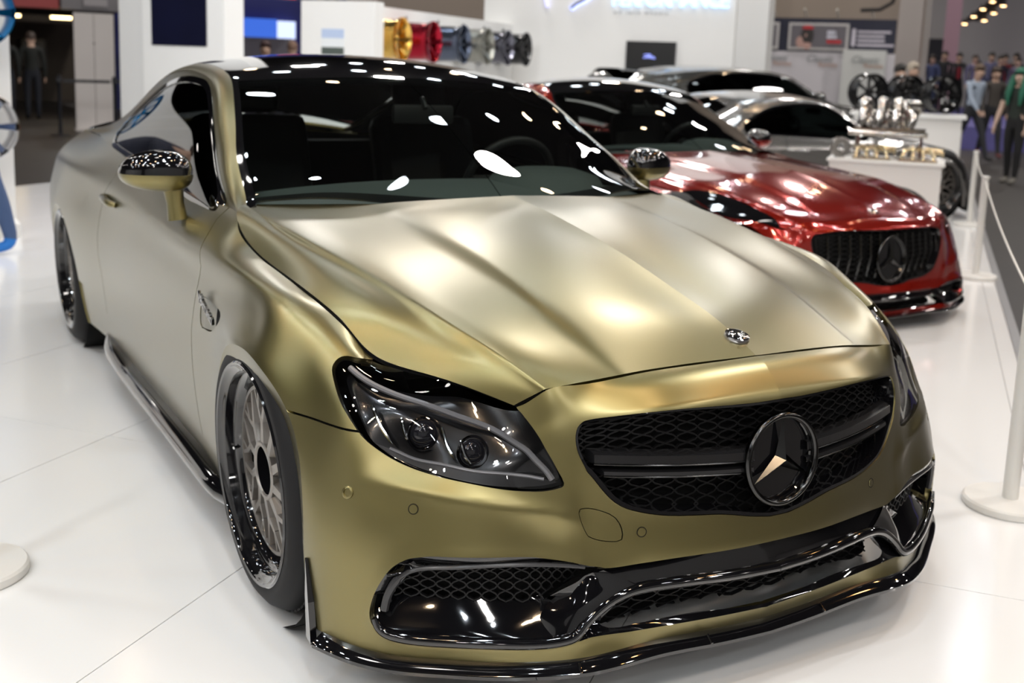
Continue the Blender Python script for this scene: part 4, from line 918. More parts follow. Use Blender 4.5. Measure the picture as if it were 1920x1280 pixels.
# ---- wheels on the wall
SPK = [mat('wheel_gold',(.75,.48,.12),.22,1.),mat('wheel_red',(.35,.012,.03),.18,.9),mat('wheel_navy',(.10,.12,.17),.16,.9),mat('wheel_grey',(.30,.30,.27),.30,.9),mat('wheel_steel',(.13,.13,.16),.16,.9),mat('wheel_black',(.012,.012,.013),.12,.3)]
NAMES = ['polished gold','deep red','dark navy','champagne grey','steel blue-grey','gloss black']
def display_wheel(m, a, b, z, faceb=True, rad=1.0, lab='', grp=None, rot=None, width=.46):
    t = empty('exhibit_wheel'); tag(t,lab,'wheel',grp)
    MB().lathe([(.247,-width),(.252,-width+.012),(.232,-width+.03),(.224,-.10),(.226,-.06),(.250,-.012),(.254,0),(.246,.002),(.232,-.03),(.215,-.06),(.212,-width)],48).build('rim_barrel',m,t)
    s0 = MB()
    for (ang) in (0,):
        V=[]; 
        for (rr,w,z0,th) in ((.03,.022,-.075,.03),(.12,.020,-.055,.025),(.225,.028,-.018,.02)): V += [(rr,-w,z0-th),(rr,-w*.8,z0),(rr,w*.8,z0),(rr,w,z0-th)]
        F=[]
        for i in range(2):
            for k in range(4): F.append((i*4+k,i*4+(k+1) % 4,(i+1)*4+(k+1) % 4,(i+1)*4+k))
        s0.add(V,F+[(0,1,2,3),(11,10,9,8)])
    so = s0.build('spoke',m,t)
    for k in range(1,7):
        c = so.copy(); COL.objects.link(c); c.parent = t; c.rotation_euler = (0,0,k*2*math.pi/7)
    MB().lathe([(0,-.06),(.03,-.06),(.045,-.07),(.05,-.12)],24).build('hub',m,t)
    if rot is None: rot = EB.to_track_quat('Z','Y').to_matrix().to_4x4()
    t.matrix_world = Matrix.Translation(ex(a,b,z) if faceb else Vector((a,b,z))) @ rot @ Matrix.Scale(rad,4)
    return t
for i,(a,m,nm) in enumerate(zip((9.02,9.89,10.85,11.69,12.47,13.25),SPK,NAMES)):
    t = display_wheel(m,a,-4.98,1.58,lab='%s car wheel hung on the white wall, %s in the row'%(nm,['first','second','third','fourth','fifth','last'][i]),grp='wheels on the white wall')
    MB().box((-.0,.275,-.38),(.02,.05,.02)).tube([(0,.262,-.37),(0,.262,-.415)],.008,6).build('wall_hook',mat('hook_black',(.01,.01,.01),.4),t)
# ------------------------------------------------------------------ the other cars, parked in a row behind
def pw(xs, ys): 
    xs = np.array(xs,float); ys = np.array(ys,float)
    return lambda v: np.interp(v,xs,ys)+np.where(v < xs[0],v-xs[0],0)+np.where(v > xs[-1],v-xs[-1],0)
def make_warp(xm, zm, sy=1.0):
    fx = pw(*xm); fz = pw(*zm)
    def f(V):
        V = np.array(V,float); return np.stack([fx(V[:,0]),V[:,1]*sy,fz(V[:,2])],1)
    return f
def place(root, x, y, deg, z=0.): root.location = (x,y,z); root.rotation_euler = (0,0,R(deg))
keep_out = dict(OUT)
# red sports car: long hood, slatted grille, slim high lamps
OUT = dict(keep_out); OUT['headlight'] = [[11.25,9.8],[11.35,9.2],[10.4,8.3],[9.3,7.6],[8.3,7.1],[7.3,6.7],[6.6,6.6],[6.2,7.0],[6.4,8.1],[7.1,9.2],[8.2,9.85],[9.6,9.96],[10.6,9.96]]
for kk in ('drl','fins','floorlip','proj'): pass
OUT['drl'] = [[10.8,9.4],[9.8,9.2],[8.6,8.7],[7.6,8.0],[6.8,7.2]]; OUT['proj'] = [[9.2,8.2],[8.2,7.7]]; OUT['fins'] = [[[8.6,8.6],[8.4,8.1],[8.2,7.6]],[[7.5,8.2],[7.4,7.8],[7.2,7.2]]]; OUT['floorlip'] = [[8.9,7.9],[8.0,7.2],[7.0,6.8]]
RED = mat('paint_red',(.30,.012,.006),.16,.55,coat=1.,coat_rough=.02)
wr = make_warp(([-3.9,-2.84,-2.3,-1.78,-1.185,-.70,-.38,0,.4,.83],[-3.55,-2.72,-2.5,-2.18,-1.76,-1.15,-.80,0,.40,.80]),([0,.135,.40,.64,.74,.94,1.34],[0,.09,.262,.552,.625,.835,1.262]),1.03)
RCAR = build_coupe('sports_car','glossy red sports car with black slatted grille parked behind the gold coupe',RED,.5,wr,'slats',(0.,-2.63))
place(RCAR,-2.30,2.98,-2)
OUT = keep_out
SIL = mat('paint_silver',(.36,.355,.35),.22,.9,coat=1.)
wsl = make_warp(([-3.9,-2.84,-2.3,-1.78,-1.185,-.70,-.38,0,.4,.83],[-3.6,-2.72,-2.4,-1.8,-1.3,-.85,-.58,-.28,.06,.42]),([0,.135,.40,.64,.74,.94,1.34],[0,.10,.33,.56,.64,.80,1.17]),1.02)
SCAR = build_coupe('silver_coupe','low silver coupe with black side glass between the red car and the grey estate',SIL,.4,wsl,'slats',(-.26,-2.66),roofm=SIL)
place(SCAR,-5.65,7.72,80)
GRY = mat('paint_grey',(.09,.09,.085),.25,.85,coat=1.)
ww = make_warp(([-3.9,-3.4,-2.84,-2.3,-1.78,-1.185,-.70,-.38,0,.83],[-3.75,-3.62,-3.2,-2.7,-1.9,-1.1,-.55,-.25,0,.85]),([0,.135,.40,.74,.94,1.17,1.34],[0,.16,.45,.82,1.02,1.30,1.43]),1.02)
def wag(V):
    V = np.array(V,float); k = np.clip((-1.9-V[:,0])/1.4,0,1)*np.clip((V[:,2]-.93)/.1,0,1)
    z0 = V[:,2]; V[:,2] = z0+k*np.maximum(0,.80*(1.30-z0)); return ww(V)
WCAR = build_coupe('estate_car','dark grey estate car with black windows, farthest car in the row',GRY,.4,wag,'slats',(0.,-2.8),roofm=GRY)
place(WCAR,-9.2,10.2,80)
# ------------------------------------------------------------------ barrier posts along the stand edge
postm = mat('post_white',(.74,.73,.70),.35)
def bollard(x, y, label, ring=True):
    t = empty('barrier_post',(x,y,0)); tag(t,label,'post','white barrier posts along the stand edge')
    MB().lathe([(0,.0),(.138,.0),(.142,.004),(.142,.022),(.136,.028),(.03,.030),(0,.030)],40).build('base_plate',postm,t)
    MB().lathe([(.0245,.028),(.0245,.685),(.026,.688),(.026,.70),(.018,.704),(0,.704)],24).build('post_tube',postm,t)
    MB().tube([(.0255,0,.672),(.036,0,.672)],.004,6).build('cord_eye',mat('cord_eye',(.03,.03,.03),.4),t)
    return t
BP = [((.39,1.42),'white barrier post with round base nearest the gold coupe'),((-2.47,4.90),'white barrier post beside the red car nose'),((-4.40,7.27),'white barrier post third along the stand edge'),(tuple(ex(13.2,1.22))[:2],'white barrier post behind the exhaust plinth, right one of the close pair'),(tuple(ex(16.0,1.24))[:2],'white barrier post behind the exhaust plinth, left one of the close pair'),((-.46,-1.50),'white barrier post cut off at the left edge of the photo')]
for (p,l) in BP: bollard(p[0],p[1],l)
cordm = mat('cord_white',(.72,.70,.66),.7)
for (p,q,l) in ((BP[0][0],BP[1][0],'thin white cord from the nearest post to the second post'),(BP[1][0],BP[2][0],'thin white cord between the second and third post')):
    P = [(p[0]*(1-t)+q[0]*t,p[1]*(1-t)+q[1]*t,.672-.16*4*t*(1-t)*.25) for t in np.linspace(.010,.990,16)]
    tag(MB().tube(P,.0045,6).build('white_cord',cordm),l,'cord','barrier cords')
# ------------------------------------------------------------------ plinth with polished exhaust parts
pl_ = empty('display_plinth'); tag(pl_,'white box plinth carrying polished exhaust manifolds','plinth')
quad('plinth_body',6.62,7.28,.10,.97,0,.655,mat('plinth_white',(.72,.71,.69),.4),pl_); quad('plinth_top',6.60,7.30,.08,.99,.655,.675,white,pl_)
stl = mat('polished_steel',(.62,.60,.57),.14,1.); stg = mat('heat_tinted_steel',(.60,.50,.32),.18,1.)
def manifold(name, label, a, b, z, n, sc, rz, m, flip=1):
    t = empty(name); tag(t,label,'exhaust part','polished exhaust parts on the plinth')
    MB().box((0,0,.012),(.40*sc,.055*sc,.014)).build('flange',m,t)
    for k in range(n):
        x0 = (-.16+.32*k/max(1,n-1))*sc
        P = smooth_poly(np.array([(x0,0,.015),(x0,.02*sc,.07*sc),(x0*.8,.07*sc*flip,.12*sc),(x0*.4+.05*sc,.12*sc*flip,.13*sc),(.12*sc,.15*sc*flip,.12*sc)]),4,False)
        MB().tube([tuple(q) for q in P],.021*sc,10).build('runner_pipe',m,t)
    MB().tube([(.06*sc,.14*sc*flip,.125*sc),(.14*sc,.16*sc*flip,.12*sc),(.24*sc,.17*sc*flip,.11*sc)],[.034*sc,.038*sc,.030*sc],12).build('collector',m,t)
    MB().lathe([(.030*sc,0),(.048*sc,0),(.048*sc,.012),(.030*sc,.012)],20,Matrix.Translation((.24*sc,.17*sc*flip,.11*sc)) @ Matrix.Rotation(math.pi/2,4,'Y'),True).build('collector_ring',m,t)
    t.location = ex(a,b,z); t.rotation_euler = (0,0,STAND_ROT+rz); return t
for i,(a,b,z,n,sc,rz,m) in enumerate(((6.74,.42,.675,4,.75,-1.45,stg),(6.74,.78,.675,4,.75,-1.6,stg),(7.05,.30,.675,4,.7,-1.6,stl),(7.05,.72,.675,4,.75,-1.5,stl))):
    manifold('exhaust_manifold',['golden tinted pipe manifold at the plinth front, left one','golden tinted pipe manifold at the plinth front, right one','wide polished manifold in the middle of the plinth','polished manifold at the rear right of the plinth'][i],a,b,z,n,sc,rz,m)
# tall stand with stacked engine pipework
ep = empty('pipe_assembly'); tag(ep,'tall chrome pipe assembly on a flat tray above the plinth','exhaust part')
quad('tray',6.86,7.26,.25,.82,.905,.925,stl,ep)
for (a,b) in ((6.89,.28),(7.23,.28),(6.89,.79),(7.23,.79)): MB().tube([ex(a,b,.676),ex(a,b,.906)],.012,8).build('tray_leg',stl,ep)
rp = random.Random(5)
for k in range(4):
    b0 = .30+.13*k; P = smooth_poly(np.array([ex(6.92,b0,.94),ex(6.93,b0+.02,1.02),ex(6.99,b0+.05*rp.uniform(-1,1),1.10+.05*rp.random()),ex(7.10,b0+.06,1.12),ex(7.18,b0+.02,1.03)]),5,False)
    MB().tube([tuple(q) for q in P],.036,12).build('bent_pipe',stl,ep)
for k in range(3):
    b0 = .34+.16*k; MB().lathe([(0,0),(.05,0),(.055,.01),(.055,.13),(.04,.15),(.02,.16),(0,.16)],20,Matrix.Translation(ex(7.08,b0,.925)) @ Matrix.Rotation(R(25*(k-1)),4,'X')).build('canister',stl,ep)
MB().tube([tuple(ex(6.85,.22,.885)),tuple(ex(6.85,.84,.885))],.022,10).build('cross_pipe',stl,ep)
sr = empty('cog_ring'); tag(sr,'toothed steel ring standing at the left end of the plinth','metal ring')
MB().lathe([(.035,-.02),(.075,-.02),(.08,-.012),(.08,.012),(.075,.02),(.035,.02)],28,None,True).build('ring_body',stl,sr)
for k in range(16):
    aa = 2*math.pi*k/16; MB().box((.083,0,0),(.012,.016,.034),Matrix.Rotation(aa,4,'Z')).build('tooth',stl,sr)
sr.matrix_world = Matrix.Translation(ex(6.72,.17,.762)) @ (-EA+EB*.4).normalized().to_track_quat('Z','Y').to_matrix().to_4x4()
# ------------------------------------------------------------------ black wheels stacked behind the plinth
bwm = mat('wheel_black',(.012,.012,.013),.12,.3)
for i,(a,b,z) in enumerate(((12.12,.12,1.165),(12.45,.56,1.165),(12.12,1.0,1.165))):
    display_wheel(bwm,a,b,z+.0,lab='black wheel on the rack behind the exhaust plinth, %s of three'%['left','middle','right'][i],grp='black wheels on the rack',rot=(-EA*.8+EB*.6).normalized().to_track_quat('Z','Y').to_matrix().to_4x4(),width=.24,rad=.92)
rk = empty('wheel_rack'); tag(rk,'low white rack that holds three black wheels','rack')
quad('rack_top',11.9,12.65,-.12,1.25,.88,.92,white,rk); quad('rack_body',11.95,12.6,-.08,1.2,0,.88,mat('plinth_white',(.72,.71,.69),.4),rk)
# ------------------------------------------------------------------ left display: white board with a blue and a chrome wheel
db = empty('display_board'); tag(db,'white display board at the left edge with wheels hung on it','board')
MB().box((-6.30,-2.35,1.0),(.10,3.15,2.0)).build('board_panel',white,db); MB().box((-6.16,-2.35,.05),(.4,3.15,.10)).build('board_foot',white,db)
rx = Vector((1,0,0)).to_track_quat('Z','Y').to_matrix().to_4x4()
display_wheel(mat('wheel_blue',(.0,.16,.42),.14,.9),-5.84,-1.01,1.55,False,.95,'bright blue car wheel at the top left edge of the photo',None,rx,.30)
display_wheel(mat('wheel_chrome',(.62,.62,.64),.10,1.),-5.86,-1.01,.785,False,.95,'chrome car wheel at the left edge below the blue wheel',None,rx,.30)
display_wheel(mat('wheel_bronze',(.20,.10,.08),.2,.9),-5.86,-2.9,.785,False,.95,'bronze car wheel low on the display board, farthest from the gold coupe',None,rx,.30)
text('board_letters','EMOTION',(-6.24,-3.7,1.80),(0,1,0),(0,0,1),.42,mat('letter_teal',(.01,.25,.32),.4),db,.006) if False else None
# ------------------------------------------------------------------ far left stand: banner, strip lamps, roll-up, rope barrier
fs = empty('dark_stand'); tag(fs,'dark sales stand with a red banner behind the left of the gold coupe','stand')
dk = mat('stand_dark',(.012,.010,.010),.7); 
MB().box((-31.5,1.5,1.6),(.3,11,3.4)).build('stand_back',mat('stand_back',(.10,.08,.06),.8),fs)
MB().box((-27.6,.4,2.36),(7,6.4,.25)).build('stand_roof',dk,fs); MB().box((-27.6,-2.6,1.2),(7,.2,2.6)).build('stand_side',dk,fs)
MB().box((-23.9,-.05,2.50),(.12,4.1,.62)).build('red_banner',mat('banner_red',(.36,.05,.05),.5),fs); MB().box((-23.82,-.05,2.47),(.04,1.6,.40)).build('banner_panel',mat('banner_pale',(.55,.33,.30),.5),fs)
MB().box((-23.9,3.0,2.50),(.12,1.9,.62)).build('grey_banner',mat('banner_grey',(.20,.19,.20),.5),fs); MB().box((-23.82,2.75,2.36),(.04,.5,.16)).build('banner_panel',mat('banner_pale2',(.36,.34,.35),.5),fs)
for yy_ in (1.10,2.15): MB().box((-24.6,yy_,2.02),(.12,.42,.06)).build('strip_lamp',emis('strip_warm',(1.,.74,.36),7.),fs)
for (yy_,zz_,ss_) in ((-.2,1.2,.9),(.8,1.35,1.0),(1.7,1.2,.8)): MB().box((-26.2,yy_,zz_),(1.0,.7*ss_,.9*ss_),None,.08).build('goods_shelf',mat('goods_dark',(.02,.018,.016),.6,noise=(6,.6)),fs)
ru = empty('rollup_panel'); tag(ru,'tall white double panel standing behind the rope barrier','panel')
for k in (0,1): MB().box((-19,1.73+.345*k,.95),(.04,.335,2.06)).build('panel_leaf',mat('panel_white',(.62,.58,.56),.5),ru); 
MB().box((-18.95,1.9,-.085),(.30,.74,.03)).build('panel_foot',mat('panel_white',(.62,.58,.56),.5),ru)
for zz_ in (1.45,.78): MB().lathe([(0,.01),(.014,.01),(.016,0)],12,Matrix.Translation((-18.975,1.9,zz_)) @ Matrix.Rotation(math.pi/2,4,'Y')).build('panel_knob',dk,ru)
blkp = mat('belt_black',(.006,.007,.012),.5)
for i,(x_,y_,l) in enumerate(((-17.6,1.10,'black belt barrier post left of the white double panel'),(-17.4,1.95,'black belt barrier post in front of the white double panel'))):
    t = empty('belt_post',(x_,y_,FLOOR_Z)); tag(t,l,'post','black belt barrier posts')
    MB().lathe([(0,0),(.17,0),(.17,.012),(.03,.03),(.03,.95),(.036,.96),(.036,1.0),(0,1.01)],24).build('belt_post_body',blkp,t)
    MB().box((0,.0,.93),(.075,.08,.07)).build('belt_cassette',blkp,t)
for (q0,q1,l) in ((1.10,1.95,'black barrier belt between the two black posts'),(1.95,2.8,'black barrier belt running behind the white column')): tag(MB().box((-17.5,(q0+q1)/2,.815),(.012,abs(q1-q0)-.1,.05)).build('barrier_belt',blkp),l,'belt','black barrier belts')
# ------------------------------------------------------------------ blue stand between column and wall block
bs = empty('blue_stand'); tag(bs,'blue lit stand seen in the gap between white column and wall block','stand')
bl = mat('stand_blue',(.012,.018,.16),.5)
MB().box((-27,7.2,2.6),(.3,7.0,6.)).build('back_wall',bl,bs); MB().box((-24,6.2,2.82),(3.0,4.4,.12)).build('canopy',bl,bs)
MB().box((-22.6,5.35,2.92),(.10,1.9,.50)).build('light_sign',emis('sign_blue',(.04,.12,1.),1.2),bs); MB().box((-22.6,6.6,2.85),(.10,.55,.40)).build('red_sign',emis('sign_red',(1.,.04,.03),1.1),bs)
for k in range(9): MB().box((-22.53,4.62+.17*k,2.72+.05*(k % 2)),(.03,.10,.16)).build('sign_letter',emis('sign_white',(.75,.82,1.),2.2),bs)
MB().box((-26.7,7.1,2.0),(.1,1.3,.62)).build('video_screen',emis('screen_blue',(.05,.16,.75),.9),bs); MB().box((-26.7,8.0,2.05),(.1,.5,.45)).build('video_panel',emis('screen_pale',(.6,.7,1.),1.3),bs)
MB().box((-25.0,6.75,1.2),(.1,1.7,1.2)).build('grey_screen',mat('screen_grey',(.22,.21,.25),.6),bs); MB().box((-25.2,5.9,1.75),(.08,.28,.42)).build('hanging_panel',mat('panel_pale',(.5,.45,.55),.5),bs)
dp = empty('dark_pillar'); tag(dp,'narrow dark pillar with a pale print beside the wall block','pillar')
MB().box((-17.6,5.83,1.6),(.25,.24,3.4)).build('pillar_body',mat('pillar_dark',(.025,.023,.022),.5),dp); MB().box((-17.46,5.83,1.95),(.02,.09,.9)).build('pillar_print',mat('print_pink',(.35,.26,.26),.5),dp); MB().box((-17.6,5.64,1.6),(.10,.08,3.4)).build('pillar_post',mat('post_taupe',(.22,.19,.17),.5),dp)
# dark web-address banner beyond the wheel wall
wb = empty('web_banner'); tag(wb,'dark blue-grey hanging banner with web address above the wheel row','banner')
quad('banner_cloth',20.0,20.05,-8.35,-6.9,2.20,3.2,mat('banner_slate',(.06,.065,.10),.6),wb); text('banner_text','www.autoport',ex(19.98,-8.25,2.42),EB,(0,0,1),.24,mat('text_white',(.75,.75,.78),.5),wb,.003)
tag(quad('wall_7',24.0,24.3,-14,-3.2,1.6,6.,mat('hall_beige',(.36,.30,.25),.7)),kind='structure')
# ------------------------------------------------------------------ banner stand at the right
cs = empty('banner_stand'); tag(cs,'white counter wall under a long dark banner with framed pictures','stand')
navy = mat('banner_navy',(.012,.014,.035),.45); sil = mat('frame_silver',(.62,.60,.60),.3,.6)
quad('banner_board',22,22.08,-4.2,-.02,1.86,2.56,navy,cs); quad('counter_wall',22,22.1,-4.2,.0,-.1,1.86,mat('counter_white',(.62,.60,.64),.5),cs); quad('counter_cabinet',21.6,22,-1.02,-.16,-.1,1.92,mat('cabinet_white',(.60,.61,.60),.5),cs)
def framed(b0,b1,z0,z1,bg,parts):
    quad('picture_frame',21.96,22.0,b0,b1,z0,z1,sil,cs); quad('picture',21.95,21.96,b0+.05,b1-.05,z0+.05,z1-.05,bg,cs)
    for (c,e,m) in parts: MB().lathe([(0,0.006),(1,.004),(1,0)],20,Matrix.Translation(ex(21.945,c[0],c[1])) @ (-EA).to_track_quat('Z','Y').to_matrix().to_4x4() @ Matrix.Diagonal((e[0],e[1],1,1))).build('picture_shape',m,cs)
gm_ = mat('print_grey',(.14,.13,.15),.5); skin_p = mat('print_skin',(.52,.32,.28),.5); redp = mat('print_red',(.50,.03,.04),.5); pale = mat('print_pale',(.62,.62,.72),.5); hairp = mat('print_hair',(.03,.025,.025),.5)
framed(-3.2,-2.40,1.90,2.46,gm_,[((-2.75,2.17),(.16,.20),hairp),((-2.75,2.15),(.11,.15),skin_p),((-2.75,2.05),(.14,.11),pale)])
framed(-2.20,-.96,1.90,2.46,gm_,[((-1.80,2.20),(.13,.20),hairp),((-1.82,2.20),(.08,.13),skin_p),((-1.80,2.36),(.12,.05),redp),((-1.95,2.06),(.08,.12),skin_p),((-1.80,1.99),(.09,.08),skin_p)])
for (z_,l_,m_) in ((2.27,.18,pale),(2.18,.20,pale),(2.08,.30,redp)): quad('picture_caption',21.94,21.95,-1.40,-1.40+l_,z_-.035,z_+.035,m_,cs)
for (z_,l_) in ((2.30,.66),(2.21,.54),(2.12,.55),(2.03,.74)): quad('banner_line',21.985,22.0,-.78,-.78+l_,z_-.024,z_+.024,mat('print_lilac',(.55,.52,.60),.5),cs)
quad('banner_mark',21.985,22.0,-.90,-.82,2.0,2.36,mat('print_lilac',(.55,.52,.60),.5),cs)
for b_ in (-2.75,-1.80,-.85):
    text('counter_script','Classic',ex(21.98 if b_ < -1 else 21.58,b_,1.66),EB,(0,0,1),.20,mat('script_grey',(.24,.26,.27),.5),cs,.003,shear=.3); text('counter_script','Remise',ex(21.98 if b_ < -1 else 21.58,b_+.27,1.56),EB,(0,0,1),.13,mat('script_rust',(.50,.30,.22),.5),cs,.003)
for b_ in (-2.5,-1.85,-1.2,-.5): MB().tube([tuple(ex(21.5,b_,2.72)),tuple(ex(21.95,b_,2.60))],.02,8).build('clip_lamp',mat('lamp_white',(.7,.68,.62),.4),cs)
# pillars and end wall beyond
tag(quad('wall_8',26,26.3,-5,.50,-.1,8,mat('hall_beige',(.36,.30,.25),.7)),kind='structure')
for (b_,w_,m_,l) in ((1.30,.62,mat('pillar_grey',(.42,.38,.36),.6),'pale grey hall pillar right of the dark banner'),):
    o = quad('hall_pillar',25.0,25.5,-.10,.42,-.1,8,m_); tag(o,l,'pillar')
for (b_,l) in ((.50,'thin vertical service pipe right of the grey hall pillar'),(.57,'second thin service pipe beside the hall pillar')): tag(MB().tube([tuple(ex(24.9,b_,-.1)),tuple(ex(24.9,b_,8))],.025,10).build('service_pipe',mat('pipe_grey',(.40,.37,.35),.4)),l,'pipe')
# ------------------------------------------------------------------ blue raised stand, far right, with lamp bar
st = quad('floor_blue_stand',23.5,44.5,.55,16,-.10,.40,mat('carpet_violet',(.11,.10,.30),.75,noise=(8,.15))); tag(st,kind='structure')
tag(quad('wall_9',45,45.3,-2,18,-.1,9,mat('wall_pale',(.46,.44,.44),.7)),kind='structure')
pk = quad('pink_pillar',36,36.5,.94,1.40,.40,9,mat('pillar_pink',(.36,.22,.27),.6)); tag(pk,'pinkish square hall pillar above the crowd','pillar')
db2 = quad('dark_doorway',44.6,44.7,.43,1.0,.4,3.0,mat('door_dark',(.01,.01,.018),.6)); tag(db2,'dark doorway in the pale wall beside the pink pillar','doorway')
tr = empty('lamp_truss'); tag(tr,'black hanging truss with warm spot lamps at the top right','truss')
def tp(t,z=0,s=0): return ex(25.0-t*.6,1.46+t*.62+s,2.72+z+t*.55)
for s_ in (-.12,.12): MB().tube([tuple(tp(0,0,s_)),tuple(tp(1,0,s_))],.035,8).build('truss_tube',dk,tr)
for k in range(9): MB().tube([tuple(tp(k/9,0,-.12)),tuple(tp((k+.5)/9,0,.12)),tuple(tp((k+1)/9,0,-.12))],.03,6).build('truss_brace',dk,tr)
for k in range(7): 
    q = tp(.05+k*.14,-.10,.16 if k % 2 else -.16); MB().lathe([(.02,.12),(.06,.10),(.075,0),(.065,0),(0,.04)],14,Matrix.Translation(q)).build('spot_can',dk,tr); MB().lathe([(0,-.012),(.05,-.006),(.062,.01)],14,Matrix.Translation(q)).build('spot_bulb',emis('spot_warm',(1.,.62,.30),14.),tr)
cb = MB().tube([tuple(ex(21.3,-.72,2.70)),tuple(ex(21.3,-.35,2.72)),tuple(ex(21.3,-.12,2.86)),tuple(ex(21.3,-.02,3.2))],.04,8).build('hanging_cable',dk); tag(cb,'thick black cable hanging above the dark banner','cable')
# ------------------------------------------------------------------ people
def person(label, loc, face, shirt, trousers, shoes, hair, skin=(.55,.36,.27), h=1.75, legs=((0,0),(0,0)), arms=((0,.15),(0,.15)), lean=0., hairlen=0, sleeve=True, fingers=False, bare=False, grp=None, cap=None):
    """face: heading in degrees; legs: (thigh swing, knee bend) left/right; arms: (swing, elbow bend) left/right, degrees"""
    k = h/1.75; t = empty('person',loc,R(face)); tag(t,label,'person',grp)
    V=[];E=[];Rr=[];L=[]
    def v(p,r,lab,par=None):
        V.append(Vector(p)*k); Rr.append((r[0]*k,r[1]*k) if hasattr(r,'__len__') else (r*k,r*k)); L.append(lab)
        if par is not None: E.append((par,len(V)-1))
        return len(V)-1
    ln = math.tan(R(lean)); up = lambda z: ln*(z-.95)
    pel = v((0,0,.95),(.135,.155),'t'); wa = v((up(1.10),0,1.10),(.115,.14),'s',pel); ch = v((up(1.30),0,1.30),(.125,.165),'s',wa); nb = v((up(1.44),0,1.445),(.075,.09),'s',ch)
    nk = v((up(1.5)+.01,0,1.50),.054,'k',nb); hd = v((up(1.58)+.025,0,1.585),(.088,.075),'k',nk); ht = v((up(1.68)+.02,0,1.675),(.082,.072),'k',hd)
    ns = v((up(1.6)+.122,0,1.595),.013,'k',hd)
    for s in (-1,1): v((up(1.6)+.01,s*.088,1.60),.014,'k',hd)
    for i,s in enumerate((1,-1)):
        sw,kb = legs[i]; a = R(sw); b = R(sw-kb)
        hp = v((0,s*.095,.90),(.098,.098),'t',pel); kn = v((.43*math.sin(a),s*.10,.90-.43*math.cos(a)),(.066,.066),'t',hp)
        kp = (.43*math.sin(a),.90-.43*math.cos(a)); an = (kp[0]+.40*math.sin(b),kp[1]-.40*math.cos(b))
        cf = v((kp[0]*.6+an[0]*.4-.012,s*.10,kp[1]*.6+an[1]*.4),.058,'t',kn); ak = v((an[0],s*.10,max(.085,an[1])),.045,'t',cf); z0 = max(.04,an[1]-.045)
        he = v((an[0]+.02,s*.10,z0),.042,'f',ak); to = v((an[0]+.16,s*.112,max(.032,z0-.008)),.036,'f',he)
        sw,eb = arms[i]; a = R(sw); b = R(sw+eb)
        sh = v((up(1.40),s*.185,1.405),.064,'s',nb); el = v((up(1.40)+.28*math.sin(a),s*.235,1.405-.28*math.cos(a)),.045,'s' if sleeve else 'k',sh)
        ep_ = V[el]/k; md = v((ep_.x+.10*math.sin(b),s*.245,ep_.z-.10*math.cos(b)),.042,'s' if sleeve else 'k',el); wr_ = v((ep_.x+.25*math.sin(b),s*.25,ep_.z-.25*math.cos(b)),.029,'s' if sleeve else 'k',md)
        pa = v((ep_.x+.31*math.sin(b),s*.25,ep_.z-.31*math.cos(b)),(.030,.022),'k',wr_); pp = V[pa]/k
        if fingers:
            fx,fz = math.sin(b),-math.cos(b)
            for q,(off,ln_) in enumerate(((-.026,.062),(-.009,.072),(.009,.068),(.025,.054))):
                f1 = v((pp.x+fx*.035+off*-fz,s*.248,pp.z+fz*.035+off*fx),.009,'k',pa); v((pp.x+fx*(.035+ln_)+off*-fz*1.1,s*.235,pp.z+fz*(.035+ln_)+off*fx*1.1),.008,'k',f1)
            v((pp.x+fx*.02+.045*-fz*-1,s*.235,pp.z+fz*.03+.03*fx*-1),.010,'k',pa)
        else: v((pp.x+.08*math.sin(b),s*.24,pp.z-.08*math.cos(b)),.018,'k',pa)
    me = bpy.data.meshes.new('body'); me.from_pydata([tuple(p) for p in V],E,[]); ob = bpy.data.objects.new('body',me); COL.objects.link(ob)
    md = ob.modifiers.new('s','SKIN'); md.use_smooth_shade = True; md.branch_smoothing = .6
    for i,r in enumerate(Rr): me.skin_vertices[0].data[i].radius = r
    me.skin_vertices[0].data[pel].use_root = True
    sb = ob.modifiers.new('d','SUBSURF'); sb.levels = 1; sb.render_levels = 1
    dg = bpy.context.evaluated_depsgraph_get(); dg.update(); m2 = bpy.data.meshes.new_from_object(ob.evaluated_get(dg)); bpy.data.objects.remove(ob); bpy.data.meshes.remove(me)
    cols = {'k':mat('skin_%.2f'%skin[0],skin,.5),'s':mat('cloth_%.3f_%.3f_%.3f'%shirt,shirt,.8),'t':mat('cloth_%.3f_%.3f_%.3f'%trousers,trousers,.8),'f':mat('cloth_%.3f_%.3f_%.3f'%shoes,shoes,.6)}
    m2.materials.clear(); keys = list(cols)
    for q in keys: m2.materials.append(cols[q])
    A = np.array([tuple(p) for p in V]); C = np.array([tuple(p.center) for p in m2.polygons])
    # nearest point on the skeleton decides the clothing
    best = np.full(len(C),1e9); lab = np.zeros(len(C),int)
    for (a,b) in E:
        for f in (0.,.35,.65,1.):
            dd = np.linalg.norm(C-(A[a]*(1-f)+A[b]*f),axis=1); li = keys.index(L[b] if (f > .5 or L[b] in 'f') else L[a]); u_ = dd < best; best = np.where(u_,dd,best); lab = np.where(u_,li,lab)
    if bare: lab = np.where((C[:,2] > .16*k)&(C[:,2] < .30*k)&(lab == keys.index('t')),keys.index('k'),lab)
    m2.polygons.foreach_set('material_index',lab.astype(np.int32)); m2.polygons.foreach_set('use_smooth',np.ones(len(lab),bool)); m2.update()
    o = bpy.data.objects.new('body',m2); COL.objects.link(o); o.parent = t
    # hair or cap
    hc = A[hd]*.35+A[ht]*.65; hv = MB(); P=[];F=[]; n,m = 16,8
